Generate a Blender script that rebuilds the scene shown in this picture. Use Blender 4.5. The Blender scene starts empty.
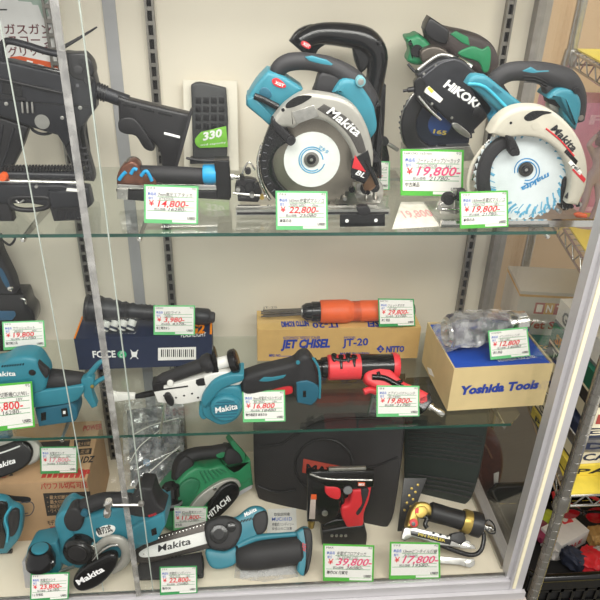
import bpy, bmesh, math, random
from mathutils import Vector, Matrix, noise
random.seed(7)
S = bpy.context.scene
COL = S.collection
# ------------------------------------------------------------------ camera
F, PITCH, ROLL, YAW = 1.0858, 0.5075, 0.0311, -0.0930
CAM = Vector((-0.1163, -0.9913, 1.2266))
_r = Vector((math.cos(YAW), math.sin(YAW), 0))
_f = Vector((-math.sin(YAW)*math.cos(PITCH), math.cos(YAW)*math.cos(PITCH), -math.sin(PITCH)))
_u = _r.cross(_f)
CA = math.cos(ROLL)*_r + math.sin(ROLL)*_u
CB = -math.sin(ROLL)*_r + math.cos(ROLL)*_u
cam = bpy.data.objects.new('camera', bpy.data.cameras.new('camera'))
COL.objects.link(cam); S.camera = cam
cam.matrix_world = Matrix(((CA.x, CB.x, -_f.x, CAM.x), (CA.y, CB.y, -_f.y, CAM.y), (CA.z, CB.z, -_f.z, CAM.z), (0, 0, 0, 1)))
cam.data.lens = F*36; cam.data.sensor_width = 36; cam.data.clip_start = 0.02
# ------------------------------------------------------------------ world, lights, exposure
W = bpy.data.worlds.new('shop_air'); S.world = W; W.use_nodes = True
W.node_tree.nodes['Background'].inputs[0].default_value = (1.0, 0.975, 0.94, 1)
W.node_tree.nodes['Background'].inputs[1].default_value = 0.62
S.view_settings.view_transform = 'Standard'; S.view_settings.look = 'None'
S.view_settings.gamma = 1; S.view_settings.exposure = 0.42
try: S.cycles.transparent_max_bounces = 24
except Exception: pass
def area(name, loc, target, sx, sy, watts, col=(1, .975, .93)):
    l = bpy.data.lights.new(name, 'AREA'); l.shape = 'RECTANGLE'; l.size = sx; l.size_y = sy
    l.energy = watts; l.color = col
    o = bpy.data.objects.new(name, l); COL.objects.link(o); o.location = loc
    o.rotation_euler = (Vector(target)-Vector(loc)).to_track_quat('-Z', 'Y').to_euler()
    return o
area('shop_ceiling_tubes', (0.1, -1.5, 2.15), (0, 0.3, 0.4), 2.4, 0.6, 42)
area('shop_aisle_tubes', (1.5, -0.4, 2.1), (0.9, 0.2, 0.4), 0.5, 1.6, 12)
area('case_top_tube', (-0.02, 0.06, 1.23), (-0.02, 0.2, 0.6), 0.8, 0.05, 1.5)
Z1, Z2, D, XR, FY = 0.8008, 0.3808, 0.36, 0.4544, -0.0676
# ------------------------------------------------------------------ materials
def lin(h):
    h = h.lstrip('#'); c = [int(h[i:i+2], 16)/255 for i in (0, 2, 4)]
    return tuple((x/12.92 if x <= .04045 else ((x+.055)/1.055)**2.4) for x in c)+(1,)
MC = {}
def mat(name, col, rough=.5, metal=0, var=.12, scale=60, bump=0, coat=0, rvar=.15):
    if name in MC: return MC[name]
    m = bpy.data.materials.new(name); m.use_nodes = True; nt = m.node_tree; N = nt.nodes; L = nt.links
    b = N['Principled BSDF']; c = lin(col) if isinstance(col, str) else col
    tc = N.new('ShaderNodeTexCoord'); nz = N.new('ShaderNodeTexNoise'); nz.inputs['Scale'].default_value = scale
    nz.inputs['Detail'].default_value = 3
    L.new(tc.outputs['Object'], nz.inputs['Vector'])
    r = N.new('ShaderNodeValToRGB'); L.new(nz.outputs['Fac'], r.inputs['Fac'])
    r.color_ramp.elements[0].position = .3; r.color_ramp.elements[1].position = .7
    r.color_ramp.elements[0].color = tuple(x*(1-var) for x in c[:3])+(1,)
    r.color_ramp.elements[1].color = tuple(min(1, x*(1+var)) for x in c[:3])+(1,)
    L.new(r.outputs['Color'], b.inputs['Base Color'])
    mr = N.new('ShaderNodeMapRange'); L.new(nz.outputs['Fac'], mr.inputs['Value'])
    mr.inputs['To Min'].default_value = max(.02, rough*(1-rvar)); mr.inputs['To Max'].default_value = min(1, rough*(1+rvar))
    L.new(mr.outputs['Result'], b.inputs['Roughness'])
    b.inputs['Metallic'].default_value = metal
    if coat: b.inputs['Coat Weight'].default_value = coat
    if bump:
        n2 = N.new('ShaderNodeTexNoise'); n2.inputs['Scale'].default_value = scale*8
        L.new(tc.outputs['Object'], n2.inputs['Vector'])
        bp = N.new('ShaderNodeBump'); bp.inputs['Strength'].default_value = bump; bp.inputs['Distance'].default_value = .001
        L.new(n2.outputs['Fac'], bp.inputs['Height']); L.new(bp.outputs['Normal'], b.inputs['Normal'])
    MC[name] = m; return m
def glassy(name, tint, base=.04, power=5, rough=.0, top=.85, dens=0, body=(1, 1, 1, 1)):
    if name in MC: return MC[name]
    m = bpy.data.materials.new(name); m.use_nodes = True; nt = m.node_tree; N = nt.nodes; L = nt.links
    N.remove(N['Principled BSDF']); out = N['Material Output']
    t = N.new('ShaderNodeBsdfTransparent'); t.inputs[0].default_value = tint
    g = N.new('ShaderNodeBsdfGlossy'); g.inputs['Roughness'].default_value = rough
    lw = N.new('ShaderNodeLayerWeight'); lw.inputs[0].default_value = .5
    p = N.new('ShaderNodeMath'); p.operation = 'POWER'; L.new(lw.outputs['Facing'], p.inputs[0]); p.inputs[1].default_value = power
    mr = N.new('ShaderNodeMapRange'); L.new(p.outputs[0], mr.inputs[0]); mr.inputs['To Min'].default_value = base; mr.inputs['To Max'].default_value = top
    mx = N.new('ShaderNodeMixShader'); L.new(mr.outputs[0], mx.inputs[0]); L.new(t.outputs[0], mx.inputs[1]); L.new(g.outputs[0], mx.inputs[2])
    last = mx
    if dens:
        d = N.new('ShaderNodeBsdfDiffuse'); d.inputs[0].default_value = body
        nz = N.new('ShaderNodeTexNoise'); nz.inputs['Scale'].default_value = 45; nz.inputs['Detail'].default_value = 4
        tc = N.new('ShaderNodeTexCoord'); L.new(tc.outputs['Object'], nz.inputs['Vector'])
        m2 = N.new('ShaderNodeMapRange'); L.new(nz.outputs['Fac'], m2.inputs[0]); m2.inputs['From Min'].default_value = .4; m2.inputs['From Max'].default_value = .65
        m2.inputs['To Min'].default_value = dens*.3; m2.inputs['To Max'].default_value = dens
        m3 = N.new('ShaderNodeMixShader'); L.new(m2.outputs[0], m3.inputs[0]); L.new(mx.outputs[0], m3.inputs[1]); L.new(d.outputs[0], m3.inputs[2]); last = m3
    L.new(last.outputs[0], out.inputs[0]); MC[name] = m; return m
TEAL = mat('teal_plastic', '#2F7D8F', .42, scale=30, var=.06)
TEALD = mat('dark_teal_plastic', '#1E5E74', .5, scale=30, var=.06)
RUB = mat('black_rubber', '#232225', .6, bump=.25, var=.15)
BLK = mat('black_plastic', '#19181B', .42, var=.15)
GLB = mat('gloss_black_plastic', '#101012', .2, var=.15)
GUN = mat('gun_black', '#212227', .4, metal=.2, var=.2)
GREY = mat('grey_plastic', '#77797A', .5)
SIL = mat('brushed_steel', '#B9B7B2', .3, metal=.9, scale=120, bump=.15)
CHR = mat('chrome', '#D5D3CE', .14, metal=1, var=.04)
ALU = mat('anodised_aluminium', '#C4C2C4', .45, metal=.35, var=.03, scale=20)
CAST = mat('cast_silver_paint', '#A9A69E', .42, metal=.35, var=.06)
CREAM = mat('cream_painted_guard', '#C6C0B0', .45, var=.04)
WHT = mat('white_plastic', '#E4E2DC', .45, var=.03)
GRN = mat('green_plastic', '#1E7A4E', .45, var=.08)
GRND = mat('dark_green_plastic', '#1E6B48', .5, var=.1)
RED = mat('red_plastic', '#D22A33', .4, var=.06)
REDL = mat('coral_red_rubber', '#E03B42', .42, var=.06)
ORG = mat('orange_rubber', '#DC5A22', .5, var=.07)
BRASS = mat('gold_metal', '#B79C52', .34, metal=.75, scale=80)
KRAFT = mat('kraft_cardboard', '#C8A468', .8, var=.05, scale=40, bump=.2)
KRAFT2 = mat('tan_cardboard', '#D5BE8C', .8, var=.04, scale=40, bump=.2)
KRAFT3 = mat('brown_cardboard', '#BE9A74', .8, var=.05, scale=40, bump=.2)
NAVY = mat('navy_carton', '#27304A', .55, var=.06)
BLUE = mat('blue_carton', '#2350B4', .6, var=.05)
PAPER = mat('white_paper', '#F2F0EA', .7, var=.02)
INK = mat('black_ink', '#222226', .7, var=.05)
INKG = mat('grey_ink', '#55555A', .7, var=.05)
INKR = mat('red_marker', '#E5202E', .6, var=.05)
INKP = mat('pink_marker', '#EE4E80', .6, var=.05)
INKB = mat('blue_ink', '#2B62C8', .6, var=.05)
INKN = mat('navy_print', '#1E3C9A', .6, var=.05)
INKW = mat('white_print', '#F2F2F0', .5, var=.02)
INKO = mat('orange_print', '#F08A1E', .5, var=.04)
INKM = mat('maroon_print', '#6A2E32', .7, var=.04)
CARDG = mat('card_green', '#6CC47E', .6, var=.06)
CARDG2 = mat('card_vivid_green', '#55B540', .6, var=.06)
CARDG3 = mat('card_deep_green', '#3E9A58', .6, var=.06)
YEL = mat('yellow_mat', '#E2CB4C', .6, var=.06)
CLEAR = glassy('clear_acrylic', (.97, .98, .98, 1), .06, 4, .05)
GLASS = glassy('pane_glass', (.985, .99, .985, 1), .022, 4.5)
SHELFG = glassy('shelf_glass', (.95, .97, .955, 1), .06, 4.0, top=.9)
BAG = glassy('crinkled_film', (.93, .93, .95, 1), .12, 2.5, .12, dens=.34)
EDGE = mat('green_glass_edge', '#1F4A40', .15, var=.2, scale=15)
# ------------------------------------------------------------------ projection helpers (places things where the photograph shows them)
def ray(u, v):
    f = F*600
    return ((u-300)/f*CA-(v-300)/f*CB+_f)
def onZ(u, v, z):
    d = ray(u, v); return CAM+d*((z-CAM.z)/d.z)
def onY(u, v, y):
    d = ray(u, v); return CAM+d*((y-CAM.y)/d.y)
def onX(u, v, x):
    d = ray(u, v); return CAM+d*((x-CAM.x)/d.x)
class Frame:
    """a plane in the shop: O origin, ex right, n towards the viewer's side, up"""
    def __init__(s, O, yaw=0, lean=0, ex=None, up=None):
        s.O = Vector(O)
        if ex is None:
            a = math.radians(yaw); l = math.radians(lean)
            s.ex = Vector((math.cos(a), math.sin(a), 0)); back = Vector((-math.sin(a), math.cos(a), 0))
            s.up = math.cos(l)*Vector((0, 0, 1))+math.sin(l)*back
        else:
            s.ex = Vector(ex).normalized(); s.up = Vector(up); s.up = (s.up-s.ex*s.up.dot(s.ex)).normalized()
        s.n = s.ex.cross(s.up)
    def P(s, u, v, d=0):
        r = ray(u, v); o = s.O+s.n*d; return CAM+r*((o-CAM).dot(s.n)/r.dot(s.n))
    def m(s, u, v): return (s.P(u+1, v)-s.P(u, v)).length   # metres per pixel there
    def L(s, p): q = p-s.O; return (q.dot(s.ex), q.dot(s.up))
    def Wd(s, x, y, d): return s.O+s.ex*x+s.up*y+s.n*d
def props(o, label=None, cat=None, group=None, kind=None):
    if label: o['label'] = label
    if cat: o['category'] = cat
    if group: o['group'] = group
    if kind: o['kind'] = kind
    return o
def link(name, me, parent=None): 
    o = bpy.data.objects.new(name, me); COL.objects.link(o)
    if parent: o.parent = parent
    return o
def mk(name, V, Fc, m, root=None, sharp=38, flat=()):
    """V in world coordinates"""
    base = root
    while base is not None and base.parent is not None: base = base.parent
    if base is not None: inv = ROOT[base.name]
    else:
        cx = sum((v.x for v in V))/len(V); cy = sum((v.y for v in V))/len(V); cz = min(v.z for v in V)
        inv = Matrix.Translation((-cx, -cy, -cz))
    me = bpy.data.meshes.new(name); me.from_pydata([tuple(inv @ v) for v in V], [], Fc)
    bm = bmesh.new(); bm.from_mesh(me); bmesh.ops.recalc_face_normals(bm, faces=bm.faces); 
    for f in bm.faces: f.smooth = len(f.verts) <= 4
    bm.to_mesh(me); bm.free()
    me.materials.append(m)
    try: me.set_sharp_from_angle(angle=math.radians(sharp))
    except Exception: pass
    o = link(name, me, root)
    if base is None: o.location = (cx, cy, cz)
    return o
ROOT = {}
def catmull(pts, n=3, closed=True):
    out = []; k = len(pts)
    rng = range(k) if closed else range(k-1)
    for i in rng:
        p1 = pts[i]; p2 = pts[(i+1) % k]
        p0 = pts[i-1] if (closed or i > 0) else p1; p3 = pts[(i+2) % k] if (closed or i+2 < k) else p2
        if len(p1) > 2 and p1[2] == 's': p0 = p1
        if len(p2) > 2 and p2[2] == 's': p3 = p2
        both = (len(p1) > 2 and p1[2] == 's' and len(p2) > 2 and p2[2] == 's')
        for j in range(1 if both else n):
            t = j/n
            out.append(tuple(.5*((2*p1[c])+(-p0[c]+p2[c])*t+(2*p0[c]-5*p1[c]+4*p2[c]-p3[c])*t*t+(-p0[c]+3*p1[c]-3*p2[c]+p3[c])*t**3) for c in (0, 1)))
    if not closed: out.append(tuple(pts[-1][:2]))
    return out
def slab(fr, pts2, d0, d1, bev, segs=3):
    """closed 2D outline in frame metres -> rounded slab between depths"""
    a = sum(pts2[i][0]*pts2[(i+1) % len(pts2)][1]-pts2[(i+1) % len(pts2)][0]*pts2[i][1] for i in range(len(pts2)))
    if a < 0: pts2 = pts2[::-1]
    n = len(pts2); nor = []
    for i in range(n):
        p, q, r = Vector(pts2[i-1]), Vector(pts2[i]), Vector(pts2[(i+1) % n])
        e1 = (q-p); e2 = (r-q)
        e1 = e1.normalized() if e1.length > 1e-9 else Vector((1, 0)); e2 = e2.normalized() if e2.length > 1e-9 else e1
        v = Vector((e1.y, -e1.x))+Vector((e2.y, -e2.x))
        v = v.normalized() if v.length > 1e-6 else Vector((e1.y, -e1.x))
        c = max(.5, v.dot(Vector((e1.y, -e1.x)))); nor.append(v/c)
    bev = min(bev, abs(d1-d0)*.49)
    rings = []
    if bev > 0:
        for k in range(segs+1):
            t = k/segs*math.pi/2; rings.append((bev*(1-math.sin(t)), d0+bev*(1-math.cos(t))))
        for k in range(segs+1):
            t = k/segs*math.pi/2; rings.append((bev*(1-math.cos(t)), d1-bev*(1-math.sin(t))))
    else: rings = [(0, d0), (0, d1)]
    V = []; Fc = []
    for ins, d in rings:
        for i in range(n): V.append(fr.Wd(pts2[i][0]-nor[i].x*ins, pts2[i][1]-nor[i].y*ins, d))
    R = len(rings)
    for r in range(R-1):
        for i in range(n):
            j = (i+1) % n; Fc.append((r*n+i, r*n+j, (r+1)*n+j, (r+1)*n+i))
    Fc.append(tuple(range(n))[::-1]); Fc.append(tuple((R-1)*n+i for i in range(n)))
    return V, Fc
def boxv(x0, x1, y0, y1, z0, z1):
    V = [Vector((x, y, z)) for x in (x0, x1) for y in (y0, y1) for z in (z0, z1)]
    return V, [(0, 1, 3, 2), (4, 6, 7, 5), (0, 4, 5, 1), (2, 3, 7, 6), (0, 2, 6, 4), (1, 5, 7, 3)]
def join(*vf):
    V = []; Fc = []
    for v, f in vf:
        k = len(V); V += v; Fc += [tuple(i+k for i in q) for q in f]
    return V, Fc
def lathe_vf(A, B, prof, seg=28):
    ax = (B-A); L = ax.length; ax = ax.normalized()
    s = Vector((0, 0, 1)) if abs(ax.z) < .9 else Vector((1, 0, 0))
    e1 = ax.cross(s).normalized(); e2 = ax.cross(e1)
    V = []; Fc = []
    for t, r in prof:
        for k in range(seg):
            a = 2*math.pi*k/seg; V.append(A+ax*L*t+(e1*math.cos(a)+e2*math.sin(a))*max(r, 1e-5))
    for i in range(len(prof)-1):
        for k in range(seg):
            j = (k+1) % seg; Fc.append((i*seg+k, i*seg+j, (i+1)*seg+j, (i+1)*seg+k))
    Fc.append(tuple(range(seg))[::-1]); Fc.append(tuple((len(prof)-1)*seg+k for k in range(seg)))
    return V, Fc
def tube_vf(P, R, seg=12, closed=False, n_up=None, flat=1.0):
    V = []; Fc = []; n = len(P); prev = None
    for i in range(n):
        a = P[i-1] if (i > 0 or closed) else P[i]; b = P[(i+1) % n] if (i < n-1 or closed) else P[i]
        t = (b-a); t = t.normalized() if t.length > 1e-9 else Vector((1, 0, 0))
        if n_up is not None: e1 = n_up
        else:
            e1 = prev if prev is not None else (Vector((0, 0, 1)) if abs(t.z) < .9 else Vector((0, 1, 0)))
        e1 = (e1-t*e1.dot(t)).normalized(); prev = e1; e2 = t.cross(e1)
        r = R[i] if isinstance(R, (list, tuple)) else R
        for k in range(seg):
            q = 2*math.pi*k/seg; V.append(P[i]+(e1*math.cos(q)*flat+e2*math.sin(q))*r)
    for i in range(n if closed else n-1):
        for k in range(seg):
            j = (k+1) % seg; i2 = (i+1) % n; Fc.append((i*seg+k, i*seg+j, i2*seg+j, i2*seg+k))
    if not closed: Fc.append(tuple(range(seg))[::-1]); Fc.append(tuple((n-1)*seg+k for k in range(seg)))
    return V, Fc
FONTC = {}
def text_mesh(s, bold, shear):
    key = (s, bold, shear)
    if key in FONTC: return FONTC[key]
    c = bpy.data.curves.new('lettering', 'FONT'); c.body = s; c.size = 1; c.shear = shear; c.offset = bold
    c.align_x = 'LEFT'; c.resolution_u = 2; c.fill_mode = 'FRONT'
    o = bpy.data.objects.new('lettering', c); COL.objects.link(o)
    bpy.context.view_layer.update()
    me = bpy.data.meshes.new_from_object(o.evaluated_get(bpy.context.evaluated_depsgraph_get()))
    V = [(v.co.x, v.co.y) for v in me.vertices]; Fc = [tuple(p.vertices) for p in me.polygons]
    bpy.data.objects.remove(o); bpy.data.curves.remove(c); bpy.data.meshes.remove(me)
    FONTC[key] = (V, Fc); return V, Fc
class T:
    """a thing: an Empty at its base with parts"""
    def __init__(s, name, label, cat, at, Z=None, Y=None, yaw=0, lean=0, group=None, frame=None):
        if frame is None:
            O = onZ(at[0], at[1], Z) if Z is not None else onY(at[0], at[1], Y)
            frame = Frame(O, yaw, lean)
        s.fr = frame; s.root = bpy.data.objects.new(name, None); COL.objects.link(s.root)
        s.root.empty_display_size = .02
        M = Matrix(((frame.ex.x, -frame.n.x, frame.up.x, frame.O.x), (frame.ex.y, -frame.n.y, frame.up.y, frame.O.y), (frame.ex.z, -frame.n.z, frame.up.z, frame.O.z), (0, 0, 0, 1)))
        s.root.matrix_world = M; ROOT[s.root.name] = M.inverted()
        props(s.root, label, cat, group)
    def add(s, name, vf, m, parent=None, label=None, sharp=38):
        o = mk(name, vf[0], vf[1], m, parent or s.root, sharp)
        if label: o['label'] = label
        return o
    def loc2(s, px, d, sm=3):
        pts = [s.fr.L(s.fr.P(p[0], p[1], d))+tuple(p[2:]) for p in px]
        return catmull(pts, sm) if sm > 1 else [p[:2] for p in pts]
    def pl(s, name, px, d0, d1, m, bev=.003, sm=3, parent=None, label=None, segs=3):
        return s.add(name, slab(s.fr, s.loc2(px, d1-bev, sm), d0, d1, bev, segs), m, parent, label)
    def at(s, u, v, d=0): return s.fr.P(u, v, d)
    def disc(s, name, c, r, d0, d1, m, prof=None, parent=None, seg=36, label=None):
        """axis along the frame normal; r in px; prof list of (t 0..1, r factor)"""
        R = r*s.fr.m(*c); q = s.fr.P(c[0], c[1], d1); A = q-s.fr.n*(d1-d0)
        prof = prof or [(0, 1), (.85, 1), (.96, .97), (1, .9)]
        return s.add(name, lathe_vf(A, q, [(t, k*R) for t, k in prof], seg), m, parent, label)
    def rod(s, name, a, b, prof, m, parent=None, seg=24, label=None):
        """axis from a=(u,v,d) to b; prof (t, radius px)"""
        k = s.fr.m(a[0], a[1])
        return s.add(name, lathe_vf(s.at(*a), s.at(*b), [(t, r*k) for t, r in prof], seg), m, parent, label)
    def tube(s, name, pts, r, m, parent=None, sm=4, flat=1.0, closed=False, label=None):
        k = s.fr.m(pts[0][0], pts[0][1])
        w = [s.at(p[0], p[1], p[2]) for p in pts]; n = len(w)
        rr = r if isinstance(r, (list, tuple)) else [r]*n
        P = []; R = []
        for i in range(n if closed else n-1):
            p1, p2 = w[i], w[(i+1) % n]; p0 = w[i-1] if (i > 0 or closed) else p1; p3 = w[(i+2) % n] if (closed or i+2 < n) else p2
            for j in range(sm):
                t = j/sm; P.append(.5*((2*p1)+(-p0+p2)*t+(2*p0-5*p1+4*p2-p3)*t*t+(-p0+3*p1-3*p2+p3)*t**3))
                R.append((rr[i]*(1-t)+rr[(i+1) % n]*t)*k)
        if not closed: P.append(w[-1]); R.append(rr[-1]*k)
        return s.add(name, tube_vf(P, R, 12, closed, s.fr.n, flat), m, parent, label, 50)
    def text(s, txt, a, b, h, d, m, bold=0, shear=0, parent=None, name='lettering', fr=None, thick=.0004):
        """lettering whose baseline runs from pixel a to pixel b, cap height h px"""
        fr = fr or s.fr
        V, Fc = text_mesh(txt, bold, shear)
        if not V: return None
        x0 = min(v[0] for v in V); x1 = max(v[0] for v in V)
        A = fr.P(a[0], a[1], d); B = fr.P(b[0], b[1], d); ex = (B-A); w = ex.length; ex = ex.normalized(); up = fr.n.cross(ex)
        # height of h px measured in the image direction perpendicular to the baseline
        du, dv = b[0]-a[0], b[1]-a[1]; q = math.hypot(du, dv)
        H = abs((fr.P(a[0]+dv/q*h, a[1]-du/q*h, d)-A).dot(up))/.70
        sx = w/(x1-x0)
        W_ = [A+ex*(x-x0)*sx+up*y*H+fr.n*thick for x, y in V]
        return s.add(name, (W_, Fc), m, parent)
def quad(fr, px, d0, d1, bev=.0015, segs=2):
    return slab(fr, [fr.L(fr.P(p[0], p[1], d1)) for p in px], d0, d1, bev, segs)
def struct(name, vf, m, kind='structure'):
    o = mk(name, vf[0], vf[1], m); o['kind'] = kind; return o
# ================================================================== the shop shell
wallm = mat('cream_back_panel', '#E4DCCA', .7, var=.03, scale=5)
tanw = mat('tan_shop_wall', '#C9A982', .8, var=.08, scale=4)
floorm = mat('shop_floor_tiles', '#6D6A62', .5, var=.1, scale=6)
struct('floor', boxv(-1.6, 2.6, -2.0, 1.75, -.52, -.50), floorm)
struct('wall_back', boxv(-1.6, 2.6, 1.7, 1.75, -.50, 2.3), tanw)
# ================================================================== display case
case = T('display_case', 'glass fronted aluminium showcase holding used power tools', 'display case', (0, 0), frame=Frame((0, .15, -.5)))
XL = -1.05
case.add('back_panel', boxv(XL, XR+.012, D+.002, D+.02, -.06, 1.27), wallm)
case.add('floor_panel', boxv(XL, XR, FY+.012, D+.002, -.018, 0), mat('ivory_board', '#EFE4CE', .6, var=.03, scale=8))
case.add('plinth', boxv(XL, XR+.042, FY-.03, D+.02, -.5, -.052), mat('beige_plinth', '#C9BFB6', .5, var=.02, scale=8))
rail = case.add('bottom_rail', join(boxv(XL, XR+.03, FY-.012, FY+.012, -.05, -.002), boxv(XL, XR+.036, FY-.022, FY-.0125, -.05, -.028), boxv(XL, XR-.002, FY-.006, FY-.002, -.002, .004)), ALU)
case.add('bottom_track', join(boxv(XL, XR, FY+.004, FY+.008, -.002, .005)), SIL)
case.add('floor_edge_trim', join(boxv(XR-.012, XR-.002, FY+.02, D, .0, .010)), SIL)
case.add('side_sill', boxv(XR, XR+.028, FY+.012, D+.02, -.05, .0), ALU)
case.add('front_post', join(boxv(XR+.001, XR+.030, FY-.014, FY+.014, -.05, 1.27), boxv(XR-.008, XR+.001, FY-.004, FY+.022, .001, 1.25)), ALU)
case.add('post_seal', boxv(XR+.006, XR+.013, FY-.0165, FY-.0141, -.02, 1.26), mat('cream_seal_strip', '#EFE7C8', .5, var=.03))
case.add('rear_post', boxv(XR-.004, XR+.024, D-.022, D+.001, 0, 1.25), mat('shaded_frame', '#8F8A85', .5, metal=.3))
case.add('top_panel', boxv(XL, XR+.03, FY-.014, D+.02, 1.27, 1.31), ALU)
case.add('side_glass', boxv(XR+.004, XR+.009, FY+.015, D-.023, .001, 1.268), GLASS)
xa = onY(88, 232, FY).x; xb = onY(107, 232, FY).x
def pane(x0, x1, y):
    return case.add('sliding_door', boxv(x0, x1, y-.002, y+.002, .006, 1.265), GLASS)
dl = pane(XL, xb, FY+.006); dr = pane(xa, XR-.009, FY-.004)
stripm = glassy('door_edge_strip', (.72, .72, .70, 1), .3, 3, .2, dens=.38, body=(.66, .65, .62, 1))
case.add('edge_strip', boxv(xa-.005, xa+.006, FY-.008, FY-.0065, .006, 1.265), stripm, dr)
case.add('glass_edge', boxv(xb-.0005, xb+.0013, FY+.004, FY+.008, .006, 1.265), mat('bright_glass_edge', '#B8C0B8', .2), dl)
xc = onY(36, 232, FY).x
case.add('glass_edge', boxv(xc-.0008, xc+.0008, FY+.009, FY+.011, .006, 1.265), MC['bright_glass_edge'], dl)
# slotted standards on the back panel
def standard(x):
    w = .0085; V, Fc = [], []
    parts = [boxv(x-w, x-w+.004, D-.012, D+.001, 0.0, 1.26), boxv(x+w-.004, x+w, D-.012, D+.001, 0.0, 1.26)]
    z = .0
    while z < 1.25:
        parts.append(boxv(x-w+.004, x+w-.004, D-.011, D-.007, z, z+.007)); z += .025
    st = case.add('shelf_standard', join(*parts), mat('zinc_standard', '#8F8B84', .4, metal=.6))
    case.add('slot_channel', boxv(x-w+.004, x+w-.004, D-.003, D+.0015, 0, 1.25), mat('dark_slot', '#1E1B1A', .8), st)
for x in (-.475, -.29, .4014): standard(x)
g0 = onY(134, 235, D).x
case.add('panel_joint_strip', boxv(g0-.014, g0+.010, D-.0015, D+.0025, 0, 1.26), mat('grey_strip', '#A5A5A6', .5, var=.03))
# ratchet lock
lk = T('showcase_lock', 'small chrome ratchet lock clamped on the sliding door edge low at the left', 'lock', (107, 512), Y=FY-.016)
lk.rod('lock_bar', (104, 505, 0), (143, 505, 0), [(0, 1.6), (1, 1.6)], CHR, seg=12)
lk.rod('lock_barrel', (109, 500, .004), (107, 516, .004), [(0, 3.2), (.06, 4), (.35, 4), (.4, 3.4), (.62, 3.4), (.66, 4), (.95, 4), (1, 3.2)], CHR)
lk.disc('lock_hinge', (141, 505), 3, -.003, .003, SIL)
# ------------------------------------------------------------------ glass shelves
def shelf(z, label, cut):
    s = T('glass_shelf', label, 'shelf', (0, 0), frame=Frame((0, .16, z-.006)))
    c = .02
    out = [(XL, .0), (XR-.012-cut, .0), (XR-.012, cut), (XR-.012, D-.012), (XL, D-.012)]
    n = len(out); V = [Vector((x, y, z-.006)) for x, y in out]+[Vector((x, y, z)) for x, y in out]
    s.add('glass_plate', (V, [tuple(range(n))[::-1], tuple(range(n, 2*n))]+[(i, (i+1) % n, n+(i+1) % n, n+i) for i in range(n)]), SHELFG)
    s.add('front_edge', join(boxv(XL, XR-.012-cut, -.0012, -.0002, z-.0058, z-.0002)), EDGE)
    for x in (-.475, -.29, .4014):
        V = [Vector((x+dx, y, zz)) for dx in (-.0012, .0012) for y, zz in ((D-.012, z-.0065), (D-.012, z-.04), (.03, z-.016), (.006, z-.012), (.006, z-.0065))]
        f = [tuple(range(5)), tuple(range(5, 10))[::-1]]+[(i, (i+1) % 5, 5+(i+1) % 5, 5+i) for i in range(5)]
        b = s.add('shelf_bracket', (V, f), SIL)
        s.add('bracket_clip', lathe_vf(Vector((x, .002, z-.012)), Vector((x, .014, z-.012)), [(0, .003), (.2, .0045), (1, .0045)], 16), CHR, b)
shelf(Z1, 'upper clear glass shelf with green edge carrying the circular saws', .03)
shelf(Z2, 'lower clear glass shelf with green edge carrying the needle scaler box', .03)
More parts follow.
